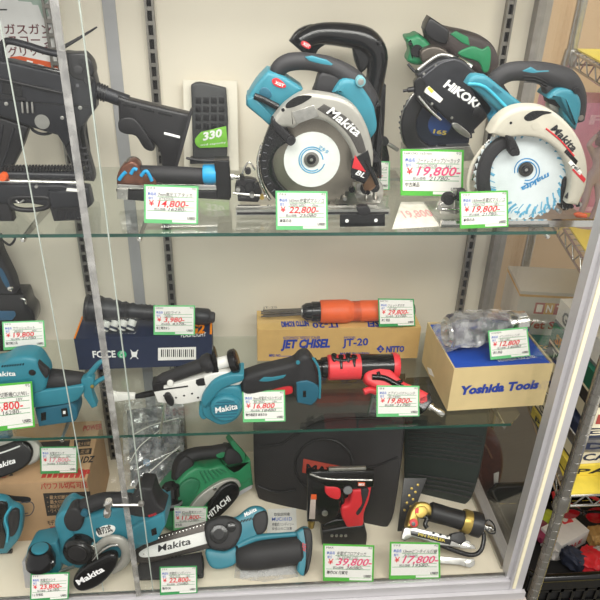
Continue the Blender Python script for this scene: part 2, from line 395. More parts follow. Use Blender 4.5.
# ================================================================== price cards
def card(label, tl, tr, br, bl, price, tax, title, code='', volt='', brand='', note='', Z=None, Y=None, lean=5, g=None, ink=None, big=0, yaw=0, lift=.005, group=None):
    g = g or CARDG; ink = ink or INKR
    c = ((bl[0]+br[0])/2, (bl[1]+br[1])/2)
    t = T('price_card', label, 'price card', c, Z=None if Z is None else Z+lift, Y=Y, lean=lean, yaw=yaw, group=group)
    if Z is not None:      # the lower corner carries the card
        lo = min(t.at(*bl).z, t.at(*br).z)
    def q(s, k):
        a = (tl[0]+(tr[0]-tl[0])*s, tl[1]+(tr[1]-tl[1])*s); b = (bl[0]+(br[0]-bl[0])*s, bl[1]+(br[1]-bl[1])*s)
        return (a[0]+(b[0]-a[0])*k, a[1]+(b[1]-a[1])*k)
    H = math.hypot(bl[0]-tl[0], bl[1]-tl[1])
    t.add('card_border', quad(t.fr, [tl, tr, br, bl], -.0012, 0, .0003, 1), g)
    t.add('card_face', quad(t.fr, [q(.035, .045), q(.965, .045), q(.965, .895), q(.035, .895)], .0, .0003, .0001, 1), PAPER)
    t.add('footer_box', quad(t.fr, [q(.52, .905), q(.965, .905), q(.965, .965), q(.52, .965)], .0, .0003, .0001, 1), PAPER)
    for k, s0 in ((.30, .24), (.395, .24), (.565, .62), (.665, .06)):
        t.add('ruled_line', quad(t.fr, [q(s0, k), q(.93, k), q(.93, k+.012), q(s0, k+.012)], .0003, .0005, .0001, 1), CARDG3)
    tx = lambda s, s0, s1, k, h, m, bold=0, sh=0, nm='lettering': t.text(s, q(s0, k), q(s1, k), h*H, .0004, m, bold, sh, None, nm) if s else None
    tx(brand, .06, .06+.032*len(brand)+.05, .115, .055, INKG)
    tx('中古', .88, .955, .10, .05, INK)
    tx('商品名', .07, .225, .265, .062, INKB, .01, 0, 'field_label'); tx('型番', .08, .18, .37, .052, INKB, .01, 0, 'field_label')
    tx(title, .26, min(.93, .26+.058*len(title)+.05), .285, .085, INK, .0, .15, 'handwritten_title')
    tx(code, .27, .27+.028*len(code)+.08, .385, .07, INKG, 0, .2, 'handwritten_code'); tx(volt, .7, .82, .385, .06, INKG, 0, .2, 'handwritten_code')
    tx('¥', .09, .19, .54, .14, INKR, .01, 0, 'yen_sign'); 
    tx(price, .25, .25+.075*len(price)+.05 if not big else .95, .56, .16+.03*big, ink, .016, .22, 'handwritten_price')
    tx('税込価格', .19, .40, .655, .055, INKG, 0, 0, 'field_label'); tx(tax, .45, .78, .665, .085, INK, 0, .2, 'handwritten_tax_price')
    tx(note, .07, .07+.045*len(note)+.05, .80, .075, INK, .01, .05, 'handwritten_note')
    tx('USED', .80, .95, .875, .06, INK, .03, 0, 'used_stamp')
    # clear easel foot behind the card
    mid = t.at(*q(.5, .98), -.0012)
    if Z is not None: 
        V, Fc = boxv(mid.x-.014, mid.x+.014, mid.y+.001, mid.y+.016, Z+.0002, mid.z+.0005)
        t.add('clear_foot', (V, Fc), CLEAR)
    else:
        t.add('clear_foot', boxv(mid.x-.014, mid.x+.014, mid.y+.001, mid.y+.02, mid.z-.0015, mid.z+.0005), CLEAR)
    return t
def curve_text(t, s, pts, h, d, m, bold=0, shear=0, parent=None): return t.text(s, pts[0], pts[1], h, d, m, bold, shear, parent)
def screw(t, c, r, d, m=None, parent=None):
    o = t.disc('screw', c, r, d-.001, d+.0012, m or SIL, [(0, 1), (.6, 1), (1, .7)], parent, 14); return o
def poly(t, name, px, d0, d1, m, bev=.0006, sm=1, parent=None, label=None): return t.pl(name, px, d0, d1, m, bev, sm, parent, label, 1)
# ---------------------------------------------------------------- poster on the back panel
po = T('wall_poster', 'white airsoft poster with grey handgun picture and Japanese words on the back panel', 'poster', (30, 60), Y=D-.003)
po.add('poster_sheet', quad(po.fr, [(-40, -30), (55, -30), (66, 78), (-40, 82)], 0, .001, .0003, 1), mat('poster_paper', '#E9E9E6', .6, var=.02))
po.text('・ガスガン', (-3, 33.5), (52, 33.5), 8, .0012, INKM, .012); po.text('スコープ', (9, 44), (53, 44), 7.5, .0012, INKM, .012)
po.text('グリップ', (9, 56), (50, 54), 7.5, .0012, INKM, .012)
poly(po, 'handgun_print', [(18, -8), (47, -8), (48, 1), (45, 4), (49, 16), (43, 18), (38, 5), (33, 5), (31, 2), (18, 1)], .001, .0014, mat('pale_green_print', '#A9BDB0', .6), .0001)
poly(po, 'dash_print', [(-5, 9), (7, 9), (7, 10.4), (-5, 10.4)], .001, .0014, INK, .0001)
poly(po, 'orange_print', [(10, 57), (20, 56), (40, 60), (60, 64), (62, 74), (40, 71), (20, 66), (8, 62)], .001, .0016, ORG, .0001)
for x, y in ((27, 60), (38, 64), (52, 67)): poly(po, 'photo_print', [(x, y), (x+6, y+1.5), (x+5, y+5), (x-1, y+3)], .0016, .002, PAPER, .0001)
# ---------------------------------------------------------------- rifle
r = T('airsoft_rifle', 'black airsoft carbine with curved magazine and telescoping stock, standing behind the left sliding door', 'airsoft rifle', (60, 190), Y=.20, lean=0)
MB_ = r.pl('receiver', [(-30, 45, 's'), (-30, 118, 's'), (0, 116), (28, 126), (58, 135, 's'), (66, 148, 's'), (86, 122, 's'), (96, 108, 's'), (97, 86, 's'), (92, 67), (86, 56), (64, 52, 's'), (61, 74, 's'), (10, 61, 's'), (-10, 58)], -.018, .018, GUN, .005, 2)
r.rod('barrel_shroud', (-60, 66, .004), (66, 92, .004), [(0, 9), (1, 9)], GUN)
r.tube('carry_handle', [(2, 62, 0), (2, 47, 0), (8, 41, 0), (26, 45, 0), (45, 51, 0), (62, 55, 0), (70, 60, 0)], 3.6, GUN, flat=1.4)
r.pl('pistol_grip', [(60, 134, 's'), (88, 118, 's'), (84, 135), (94, 172), (94, 181, 's'), (76, 180, 's'), (72, 166), (66, 150)], -.014, .014, BLK, .006)
for k in range(5): poly(r, 'grip_rib', [(73+k*1.6, 148+k*6), (87+k*1.2, 147+k*6), (87+k*1.2, 149+k*6), (73+k*1.6, 150+k*6)], .013, .0155, RUB, .0005)
mg = r.pl('curved_magazine', [(-14, 112, 's'), (29, 127, 's'), (22, 148), (11, 170), (5, 180, 's'), (-26, 176, 's'), (-20, 140)], -.012, .012, BLK, .004)
for k in range(3): r.tube('magazine_rib', [(-8+k*11, 122+k*3, .013), (-10+k*9, 145+k*2, .013), (-17+k*8, 172+k, .013)], 1.1, GUN, mg)
r.tube('trigger_guard', [(30, 122, 0), (33, 130, 0), (42, 134, 0), (52, 132, 0), (57, 124, 0)], 1.6, GUN)
r.tube('trigger', [(45, 120, 0), (48, 125, 0), (45, 130, 0)], 1.6, SIL)
r.disc('trigger_plate', (42, 122), 8, -.014, .0185, mat('worn_grey_alloy', '#8E8D88', .5, metal=.4))
for x in (22, 27, 32): r.rod('silver_rod', (x, 102, .022), (x+1, 113, .022), [(0, 1.0), (.5, 1.2), (.9, 1.2), (1, 1)], SIL, seg=10)  # three short silver rods in a row on the receiver
r.rod('buffer_tube', (92, 89, 0), (128, 102, 0), [(0, 8), (.1, 8.6), (.2, 7.2), (1, 7.2)], GUN)
for k in range(4): r.rod('castle_nut', (97+k*2.6, 90.5+k, 0), (98.4+k*2.6, 91+k, 0), [(0, 8.6), (1, 8.6)], BLK, seg=16)
st = r.pl('stock', [(118, 95, 's'), (128, 99), (160, 107), (190, 114, 's'), (187, 132), (181, 150), (175, 168, 's'), (162, 167, 's'), (160, 151), (148, 137), (133, 129), (119, 119, 's')], -.015, .015, BLK, .005)
for k in range(3): poly(r, 'stock_slot', [(122+k*18, 103+k*4.3), (136+k*18, 106+k*4.3), (136+k*18, 108.4+k*4.3), (122+k*18, 105.4+k*4.3)], .0145, .0155, GLB, .0004, 1, st)
poly(r, 'sling_slot', [(164, 132), (180, 136), (180, 138.5), (164, 134.5)], .0145, .0157, INKW, .0004, 1, st)
r.pl('stock_lever', [(119, 120), (127, 117), (135, 119), (143, 128), (154, 146), (152, 151), (144, 148), (136, 136), (126, 134), (119, 130)], -.019, .019, BLK, .003)
r.pl('butt_pad', [(189, 113, 's'), (192, 114), (177, 169), (174, 168, 's')], -.016, .016, RUB, .001)
r.tube('antenna', [(62, 48, .01), (76, 40, .01), (97, 27, .01)], [2.2, 1.6, .8], BLK)
r.rod('charging_rod', (-30, 72, .019), (62, 93, .019), [(0, 1.6), (1, 1.6)], BLK, seg=10); r.rod('top_rail', (-20, 57, .0), (62, 73, .0), [(0, 2.6), (1, 2.6)], GLB, seg=8)
poly(r, 'ejection_port', [(2, 82), (22, 86), (22, 97), (2, 93)], .0175, .0195, GLB, .0005); poly(r, 'receiver_seam', [(-20, 98), (94, 106), (94, 107.3), (-20, 99.3)], .0175, .0188, GLB, .0003); poly(r, 'dust_cover', [(-2, 94), (26, 98), (26, 101), (-2, 97)], .0175, .02, BLK, .0004)
r.pl('rear_sight', [(68, 53, 's'), (84, 53, 's'), (92, 62), (94, 74), (86, 80), (74, 78), (68, 68)], -.01, .022, BLK, .003); r.disc('sight_drum', (78, 70), 4.5, .02, .028, RUB); r.disc('takedown_pin', (62, 118), 1.8, .016, .02, SIL); poly(r, 'white_mark', [(76, 84), (79, 84), (79, 87), (76, 87)], .0178, .0185, INKG, .0002)
r.disc('sight_knob', (82, 62), 3, .012, .024, BLK); r.disc('pivot_pin', (80, 108), 2, .016, .0195, SIL); r.disc('pivot_pin', (6, 104), 2, .016, .0195, SIL); r.disc('forward_assist', (88, 80), 4.5, .012, .026, BLK)
# ---------------------------------------------------------------- submachine gun lying along the shelf front
g = T('airsoft_submachine_gun', 'black airsoft submachine gun lying on the upper shelf below the carbine', 'airsoft gun', (40, 222), Z=Z1, lean=0)
g.pl('receiver', [(-40, 184, 's'), (60, 184, 's'), (88, 188, 's'), (91, 200), (88, 208), (50, 208, 's'), (30, 203), (-40, 205, 's')], -.012, .016, GUN, .004, 2)
g.rod('barrel', (-40, 180, 0), (80, 183, 0), [(0, 3.4), (1, 3.4)], CHR); g.rod('upper_tube', (-40, 173, -.008), (84, 176, -.008), [(0, 5), (.98, 5), (1, 4)], GUN)
for k in range(26): poly(g, 'rail_tooth', [(1+k*3.2, 167.5), (2.8+k*3.2, 167.5), (2.8+k*3.2, 171.5), (1+k*3.2, 171.5)], -.016, 0, BLK, .0003)
g.disc('muzzle_tip', (2, 178), 4, -.004, .012, ORG)
g.pl('box_magazine', [(49, 205, 's'), (83, 204, 's'), (83, 220, 's'), (54, 221, 's')], -.018, .016, BLK, .0025, 1)
g.pl('magazine_housing', [(48, 190, 's'), (80, 190, 's'), (84, 206, 's'), (52, 209, 's')], -.02, .024, GUN, .004, 1)
for k in range(8): poly(g, 'magazine_rib', [(56+k*3.3, 211), (57.6+k*3.3, 211), (57.8+k*3.3, 219), (56.4+k*3.3, 219)], .0155, .0175, GUN, .0003)
g.tube('grip_loop', [(48, 198, .014), (30, 197, .014), (12, 198, .014), (13, 207, .014), (28, 210, .014), (47, 207, .014)], 2.6, BLK, closed=True)
g.tube('sling_hook', [(16, 200, .02), (19, 203, .02), (24, 200, .02)], 1.0, SIL)
g.disc('selector', (36, 187), 1.6, .014, .019, SIL)
poly(g, 'paper_tag', [(67, 188), (79, 189), (79, 192), (66, 191)], .0245, .025, PAPER, .0001)
g.pl('fore_grip', [(-30, 200, 's'), (9, 200, 's'), (12, 212), (14, 221, 's'), (-30, 221, 's')], -.012, .01, BLK, .004)
# ---------------------------------------------------------------- magazine pack
m = T('magazine_pack', 'black toy rifle magazine on a white backing card with lime green 330 tag', 'magazine pack', (211, 170), Z=Z1, lean=4)
m.add('backing_card', quad(m.fr, [(183, 80), (237, 81), (239, 171), (184, 168)], -.004, -.001, .0005, 1), mat('ivory_card', '#E2DCCB', .6, var=.03))
b = m.pl('magazine_body', [(191, 85, 's'), (200, 82), (226, 88, 's'), (228, 120), (227, 160, 's'), (193, 160, 's'), (192, 120)], -.001, .016, mat('dark_polymer', '#3A3B3C', .5), .004)
for i in range(4):
    for j in range(4): m.pl('waffle_pad', [(195.5+j*7.8, 97+i*8.6, 's'), (201+j*7.8, 97.4+i*8.6, 's'), (201+j*7.8, 103.5+i*8.6, 's'), (195.5+j*7.8, 103+i*8.6, 's')], .015, .0185, BLK, .001, 1, b)
m.pl('magazine_foot', [(190, 158), (228, 158), (230, 163), (190, 164)], -.001, .02, BLK, .002, 1)
tg = m.pl('lime_tag', [(195, 139), (201, 132, 's'), (226, 126, 's'), (228, 147, 's'), (200, 148, 's'), (196, 145)], .0185, .0198, mat('lime_tag', '#7DC242', .5), .0004, 2)
m.text('330', (203, 140.5), (223, 136), 7.5, .02, INKW, .04, .25, tg); m.text('mid capacity', (201, 146), (226, 143), 2, .02, INKW, 0, 0, tg)
# ---------------------------------------------------------------- pin tacker
p = T('air_pin_tacker', 'blue-ringed black air pin tacker lying behind the leftmost card of the upper shelf', 'air tool', (175, 205), Z=Z1)
p.rod('grip_tube', (134, 173, 0), (207, 176, 0), [(0, 6), (.05, 8.2), (.5, 8.6), (.95, 8.2), (1, 7)], RUB)
p.rod('grip_collar', (203, 174, 0), (216, 174, 0), [(0, 9), (.15, 9.8), (.8, 9.8), (1, 9)], mat('cyan_ring', '#1C9AD0', .4))
p.pl('tail_block', [(214, 160, 's'), (229, 160, 's'), (231, 184), (231, 198, 's'), (217, 198, 's')], -.014, .014, GLB, .003, 2)
p.rod('air_plug', (230, 176, 0), (243, 178, 0), [(0, 3.5), (.3, 3.5), (.32, 2), (.55, 2), (.6, 3), (.8, 3), (.85, 1.6), (1, 1.6)], CHR)
h = p.pl('head', [(117, 184, 's'), (117, 176), (122, 166), (132, 161), (139, 166), (141, 172), (150, 174), (156, 180), (156, 186, 's')], -.016, .016, mat('copper_brown_head', '#6E4636', .3, metal=.4, var=.3), .004)
p.disc('head_cap', (131, 170), 8.5, -.02, .012, GLB, parent=h)
for a, b_ in (((119, 180), (126, 172)), ((131, 174), (137, 170)), ((141, 176), (152, 181))): p.tube('cyan_trim', [(a[0], a[1], .017), ((a[0]+b_[0])/2, a[1]-5, .017), (b_[0], b_[1], .017)], 1.8, MC['cyan_ring'], h)
p.pl('magazine_rail', [(117, 183, 's'), (230, 185, 's'), (230, 190.5, 's'), (117, 189, 's')], -.006, .006, CHR, .001, 1)
p.pl('pusher_guide', [(116, 190, 's'), (230, 191, 's'), (230, 200, 's'), (195, 198), (190, 205), (120, 199, 's')], -.008, .008, BLK, .002, 1)
p.pl('contact_foot', [(117, 189, 's'), (128, 189, 's'), (128, 200, 's'), (117, 199, 's')], -.01, .01, SIL, .001, 1)
p.tube('trigger_lever', [(186, 158, .004), (200, 160.5, .004), (218, 161, .004)], [1.2, 1.8, 2.2], BLK)
screw(p, (122, 195), 1.6, .01); screw(p, (224, 195), 1.6, .009)
# ---------------------------------------------------------------- saws
def teeth_blade(t, c, r, d, m, hub, n=48, body=None):
    R = r*t.fr.m(*c); q = t.fr.P(c[0], c[1], d); cx, cy = t.fr.L(q); o = []
    for k in range(n):
        a = 2*math.pi*k/n
        o.append((cx+math.cos(a)*R*.94, cy+math.sin(a)*R*.94)); o.append((cx+math.cos(a+.5*math.pi/n)*R, cy+math.sin(a+.5*math.pi/n)*R))
    return t.add('saw_blade', slab(t.fr, o, d-.0018, d, .0002, 1), body or m)
def blade_metal(name, base, ringc, cx):
    mm = mat(name, base, .28, metal=.75, var=.1, scale=25, bump=.1); return mm
# black saw standing behind
k = T('black_circular_saw', 'black handled circular saw mostly hidden behind the large teal saw in the middle', 'circular saw', (372, 190), Y=.26)
hh = k.tube('loop_handle', [(301, 42, 0), (318, 34, 0), (345, 35, 0), (366, 40, 0), (377, 54, 0), (376, 75, 0), (371, 100, 0)], [9, 10, 11.5, 12, 11, 10, 10], GLB, flat=.9)
k.pl('handle_front', [(289, 41, 's'), (299, 29), (317, 25), (326, 42), (318, 50), (313, 62, 's')], -.02, .0, GLB, .005, 3)
k.pl('handle_brace', [(352, 46, 's'), (370, 50), (368, 66), (360, 74, 's'), (355, 62)], -.012, .006, GLB, .004)
k.pl('battery_badge', [(302, 40, 's'), (311, 44, 's'), (309, 50, 's'), (299, 45, 's')], .0195, .021, BLK, .0005, 1, hh); k.pl('red_badge', [(302.5, 41), (307, 42), (311, 46), (309, 49), (304, 47), (301, 44)], .0205, .0215, RED, .0004)
k.text('XGT', (302.5, 44.5), (309, 48), 3, .0217, INKW, .02)
screw(k, (380, 43), 2, .021, BLK)
k.pl('motor_body', [(350, 90), (386, 85, 's'), (384, 130), (380, 160), (360, 160)], -.05, .008, BLK, .01)
k.pl('base_shoe', [(345, 177, 's'), (400, 178, 's'), (400, 181, 's'), (345, 180, 's')], -.04, .012, SIL, .0015, 1)
k.pl('blade_guard', [(340, 130), (376, 128), (388, 150), (388, 168), (376, 176), (345, 174)], -.01, .012, GLB, .005)
k.tube('guide_rod', [(372, 140, .01), (386, 143, .01), (398, 150, .01)], 2, SIL); k.disc('clamp_knob', (385, 142), 4, .012, .025, BLK)
k.tube('orange_lead', [(374, 172, .01), (382, 175, .01), (389, 176, .01)], 1.8, ORG)
# centre saw
s = T('teal_circular_saw', 'teal and black cordless circular saw with silver guard, middle of upper shelf', 'circular saw', (312, 207), Z=Z1+.004)
s.pl('battery_foot', [(268, 71, 's'), (283, 76), (303, 89, 's'), (292, 100, 's'), (288, 108), (270, 125, 's'), (249, 108, 's'), (246, 102), (256, 84)], -.075, -.012, TEAL, .006)
s.pl('foot_latch', [(247, 99, 's'), (253, 95, 's'), (275, 118, 's'), (270, 126, 's'), (247, 105, 's')], -.078, -.004, TEAL, .004, 1)
s.pl('latch_recess', [(262, 87), (269, 89), (272, 96), (266, 99), (259, 94)], -.02, -.0105, TEALD, .002, 2)
s.tube('hex_key', [(254, 96, -.006), (262, 99, -.006), (272, 104, -.006), (278, 107, -.006)], 3.4, GLB)
s.pl('badge', [(272, 80), (277, 78), (284, 83), (286, 87), (281, 88), (274, 85)], -.0125, -.0105, RED, .0005); s.text('XGT', (274.5, 83.5), (283.5, 87.2), 3, -.0103, INKW, .03)
hd = s.tube('grip_housing', [(279, 82, -.034), (278, 70, -.034), (290, 62, -.034), (312, 62, -.034), (334, 68, -.034), (354, 82, -.034), (368, 102, -.034), (372, 128, -.034)], [6, 8.5, 9, 8.5, 9.5, 12, 12, 11], RUB, flat=1.1)
s.pl('grip_bridge', [(316, 84, 's'), (322, 72), (345, 78, 's'), (356, 100, 's'), (338, 96, 's'), (313, 92, 's')], -.05, -.02, RUB, .005)
s.pl('grip_insert', [(305, 57, 's'), (312, 56, 's'), (327, 60, 's'), (333, 64, 's'), (331, 67, 's'), (309, 61, 's')], -.03, -.0185, TEAL, .0015, 1, hd)
s.pl('motor_housing', [(332, 92, 's'), (340, 80), (349, 78), (358, 82), (370, 98), (377, 116), (377, 130), (370, 139, 's'), (356, 128), (344, 100)], -.07, -.008, TEAL, .008)
s.pl('trigger', [(313, 89), (321, 84), (330, 87), (331, 92), (318, 93)], -.05, -.03, BLK, .003); 
s.disc('grip_bolt', (361, 82), 5, -.02, -.002, mat('pale_teal_ring', '#7FB6BE', .4, metal=.3)); s.disc('grip_bolt_core', (361, 82), 3, -.003, 0, SIL)
s.pl('rear_vent_housing', [(372, 108, 's'), (380, 100), (381, 128), (383, 150), (378, 178), (370, 190), (364, 168)], -.07, -.01, GLB, .008)
bl = teeth_blade(s, (311, 160), 52, .004, None, 6, 52, mat('worn_saw_steel', '#8C857A', .33, metal=.75, var=.35, scale=9))
s.disc('blade_label', (312, 160), 28, .004, .0046, mat('white_blade_label', '#E7EAE6', .4, var=.05), [(0, 1), (1, 1)], bl)
ringm = mat('blue_ring_print', '#3C9CC9', .5)
for R_ in (13, 11):
    s.tube('blue_ring_print', [(312+R_*math.cos(a), 160+R_*math.sin(a), .0048) for a in [i*math.pi/9+(0.3 if R_ == 13 else 1) for i in range(16)]], .55, ringm, bl, 2)
s.text('マキタ', (318, 148), (327, 154), 3.4, .005, ringm, .02, 0, bl)
s.disc('blade_flange', (311.5, 160), 7.5, .004, .008, mat('grey_flange', '#8B8985', .4, metal=.6), parent=bl); s.disc('blade_bolt', (311.5, 160), 4.6, .008, .013, BLK, parent=bl); s.disc('bolt_socket', (311.5, 160), 1.6, .0125, .0134, SIL, parent=bl)
s.pl('lower_guard', [(272, 120, 's'), (263, 144), (260, 165), (264, 184), (275, 199, 's'), (297, 207, 's'), (292, 196), (278, 181), (273, 164), (277, 150), (290, 141, 's'), (292, 134), (284, 126)], -.006, .016, GLB, .004)
for k_ in range(9):
    a = math.radians(150+k_*9.5); s.tube('guard_tick', [(312+46*math.cos(a), 162-46*math.sin(a)*1.0, .0165), (312+50*math.cos(a), 162-50*math.sin(a), .0165)], .5, INKG, sm=1)
s.pl('guard_lever', [(272, 118), (278, 121), (290, 134), (296, 140), (291, 146), (283, 140), (272, 126)], .01, .03, BLK, .003); s.disc('guard_roller', (291, 141), 4.4, .02, .036, BLK)
s.tube('guard_wire', [(262, 145, .0), (258, 162, .0), (261, 182, .0), (270, 200, .0)], 1.8, CHR)
ug = s.pl('upper_guard', [(271, 121, 's'), (279, 111), (288, 102), (304, 93), (324, 94), (344, 99), (358, 110), (368, 130), (373, 152), (371, 172), (362, 184, 's'), (352, 178, 's'), (354, 162), (349, 146), (338, 131), (325, 121), (308, 119), (293, 128, 's'), (287, 127), (278, 127)], -.006, .03, CAST, .007, 4)
s.pl('guard_slot', [(287, 103), (298, 96), (312, 96), (305, 102), (294, 107), (286, 108)], .0295, .0305, GLB, .0005, 3, ug)
s.pl('name_plate', [(292, 112, 's'), (314, 105, 's'), (319, 116, 's'), (297, 124, 's')], .0295, .0312, SIL, .0006, 1, ug); s.disc('guard_hole', (283, 110), 1.7, .0295, .0306, GLB, parent=ug)
s.pl('brand_band', [(317, 109, 's'), (324, 104, 's'), (345, 116), (360, 132), (367, 154, 's'), (358, 153, 's'), (350, 137), (336, 122)], .029, .0312, mat('dark_grey_band', '#4A4744', .45), .001, 3, ug)
s.text('Makita', (326, 112.5), (357, 137), 9, .0316, INKW, .022, .2)
s.pl('corner_badge', [(351, 160, 's'), (368, 150, 's'), (372, 170), (364, 184, 's'), (351, 178, 's')], .0285, .0315, GLB, .001, 2, ug); s.pl('red_arrow', [(355, 155, 's'), (366, 172, 's'), (352, 168, 's')], .0313, .0322, RED, .0003, 1, ug); s.text('BL', (355, 174), (364, 178), 5, .0325, INKW, .02, .2)
s.add('base_plate', boxv(s.at(240, 200).x, s.at(386, 200).x, s.fr.O.y-.02, s.fr.O.y+.09, Z1+.001, Z1+.004), SIL)
for x in (240, 250, 366, 375):
    s.disc('depth_clamp', (x, 192-(x % 7)), 5, -.02, .006, BLK); s.rod('clamp_bolt', (x, 200, 0), (x+1, 180, 0), [(0, 1.4), (1, 1.4)], CHR, seg=10)
X0, X1, YY = s.at(236, 206).x, s.at(386, 206).x, s.fr.O.y
s.add('fence_rod', boxv(X0, X1, YY-.032, YY-.021, Z1+.001, Z1+.012), SIL); s.add('fence_slot', boxv(X0+.002, X1-.002, YY-.0335, YY-.032, Z1+.003, Z1+.007), BLK)
s.add('shoe_lip', boxv(X0+.0, X1-.02, YY-.02, YY-.014, Z1+.004, Z1+.014), CHR)
s.pl('cable_guard', [(362, 176, 's'), (374, 172), (377, 182), (372, 190), (364, 190)], -.02, .02, mat('copper_lever', '#7B5D45', .35, metal=.6), .003)
s.tube('lever', [(366, 160, .032), (372, 172, .034), (377, 184, .034)], 2.2, GLB)
for (x, y, r_, dd, mm) in ((242, 178, 2.6, .01, GLB), (248, 172, 3, .012, BLK), (256, 186, 3.4, .014, GLB), (252, 196, 2.4, .02, SIL), (238, 190, 2.4, .012, SIL), (262, 198, 2.2, .02, BRASS), (364, 158, 2.6, .03, SIL), (376, 160, 3, .02, BLK), (358, 196, 2.4, .022, SIL), (368, 193, 2.2, .024, GLB), (345, 199, 2, .02, SIL), (352, 190, 3, .01, GLB)): s.disc('adjuster_nut', (x, y), r_, dd-.012, dd, mm, seg=14)
s.pl('fence_clamp', [(236, 182, 's'), (246, 178), (256, 180, 's'), (262, 192), (258, 202, 's'), (238, 201, 's')], -.012, .004, BLK, .002, 2); s.rod('clamp_screw', (233, 193, .01), (266, 196, .01), [(0, 1.3), (1, 1.3)], CHR, seg=10); s.tube('release_wire', [(255, 170, .0), (249, 162, .0), (243, 172, .0), (240, 186, .0)], .9, CHR)
s.pl('bevel_quadrant', [(356, 184, 's'), (378, 180), (384, 192), (380, 203, 's'), (358, 202, 's')], -.03, -.004, SIL, .002, 2); s.tube('depth_lever', [(372, 150, .0), (379, 162, .0), (380, 178, .0)], [2.4, 2, 1.6], BLK)
# fence block lying in front
f = T('magnet_bar', 'flat black bar with two white dots lying at the upper shelf front', 'guide bar', (362, 228), Z=Z1)
f.pl('bar', [(340, 214, 's'), (385, 214, 's'), (385, 226, 's'), (340, 227, 's')], -.006, .0, GLB, .001, 1)
f.disc('white_dot', (347, 221), 1.8, 0, .001, INKW); f.disc('white_dot', (376, 220.5), 1.8, 0, .001, INKW)
f.pl('bracket', [(357, 208), (368, 207), (370, 213), (361, 216)], -.012, .003, BLK, .001)
# HiKOKI saw
q = T('green_circular_saw', 'black and green cordless circular saw with white lettering behind the right hand teal saw', 'circular saw', (440, 186), Z=Z1+.004, yaw=-6)
q.pl('motor_end', [(405, 38), (412, 36), (418, 34), (429, 42), (433, 53), (428, 62), (418, 65), (407, 61), (410, 50)], -.09, -.03, GRN, .008)
q.pl('rear_handle', [(424, 27), (430, 20), (446, 27), (465, 31), (483, 37), (494, 47), (499, 62), (495, 72, 's'), (484, 76), (468, 68), (452, 60), (447, 52), (438, 52), (428, 44)], -.085, -.03, mat('brown_black_rubber', '#352C2A', .55), .012)
q.pl('switch_block', [(430, 17, 's'), (444, 26), (449, 32), (446, 44), (432, 40), (424, 30)], -.07, -.02, BLK, .004, 2)
q.pl('grip_insert', [(450, 34, 's'), (456, 31, 's'), (468, 37, 's'), (470, 46, 's'), (462, 43, 's')], -.04, -.0285, GRN, .002, 1); q.pl('grip_band', [(472, 46), (482, 49), (488, 46), (491, 53), (489, 70), (483, 72), (478, 62), (462, 57), (458, 52)], -.05, -.0275, GRN, .003)
q.tube('arm_frame', [(418, 70, .0), (428, 62, .0), (440, 55, .0), (452, 57, .0), (462, 65, .0)], 2.2, SIL)
q.rod('chrome_pivot', (456, 60, .0), (470, 68, .0), [(0, 4.5), (1, 4.5)], CHR)
teeth_blade(q, (438, 122), 40, -.012, None, 5, 44, mat('dark_blade', '#2E3242', .35, metal=.5, var=.3, scale=20))
q.disc('blade_core', (440, 124), 12, -.012, -.0105, mat('blue_core', '#22407A', .4)); q.text('165', (433, 133), (446, 135), 4, -.0103, mat('yellow_print', '#C9B24A', .5), .03)
q.tube('upper_rim', [(420, 88, -.004), (408, 102, -.004), (402, 120, -.004), (403, 138, -.004), (410, 150, -.004)], 1.8, CHR)
q.pl('dark_guard', [(421, 86, 's'), (408, 102), (401, 120), (403, 140), (412, 153), (430, 160), (450, 157, 's'), (450, 146), (430, 146), (418, 135), (417, 118), (426, 102, 's')], -.02, .002, BLK, .004)
qh = q.pl('logo_housing', [(416, 74, 's'), (437, 60), (455, 57), (470, 66), (492, 97), (492, 112, 's'), (466, 138, 's'), (445, 118), (424, 99, 's')], -.03, .012, GUN, .006)
q.text('HiKOKI', (443, 86), (477, 109), 8.5, .0128, INKW, .045, .12)
q.pl('warning_sticker', [(426, 88, 's'), (429, 86, 's'), (443, 99, 's'), (440, 103, 's'), (424, 92, 's')], .0115, .013, PAPER, .0003, 1, qh); q.pl('yellow_patch', [(427, 88, 's'), (429.5, 86.5, 's'), (434, 91, 's'), (431.5, 93.5, 's')], .013, .0134, YEL, .0002, 1, qh)
q.pl('guard_flap', [(414, 82, 's'), (420, 76), (426, 84), (424, 96), (438, 112, 's'), (434, 117, 's'), (416, 100)], .0, .022, GLB, .003)
q.tube('guide_edge', [(418, 96, .022), (430, 110, .022), (441, 120, .022)], 1.3, CHR); q.rod('set_screw', (403, 91, .02), (414, 89, .02), [(0, 1.5), (.4, 1.5), (.45, 2.6), (1, 2.6)], BLK, seg=12)
q.tube('motor_cable', [(408, 64, -.03), (416, 72, -.02), (424, 66, -.02)], 1.4, BLK); q.pl('gear_cover', [(420, 52), (432, 46), (446, 50), (450, 60), (438, 66), (424, 64)], -.06, -.01, mat('dark_alloy', '#5A534C', .35, metal=.6), .004)
for c_ in ((424, 74), (436, 66), (486, 104), (452, 118), (432, 104)): screw(q, c_, 1.4, .012, SIL)
q.tube('housing_edge', [(422, 78, .0125), (440, 64, .0125), (454, 60, .0125)], .7, INKG); q.disc('motor_vent', (417, 51), 6, -.03, -.026, GLB); q.disc('motor_bolt', (410, 44), 1.6, -.03, -.024, BLK)
q.disc('clamp_lever', (478, 113), 5, .012, .024, BLK); q.pl('clamp_arm', [(452, 124), (458, 124), (470, 134), (468, 138), (456, 131)], .005, .018, SIL, .001)
q.pl('base_shoe', [(404, 150, 's'), (470, 146, 's'), (476, 160, 's'), (404, 166, 's')], -.05, .01, SIL, .001, 1)
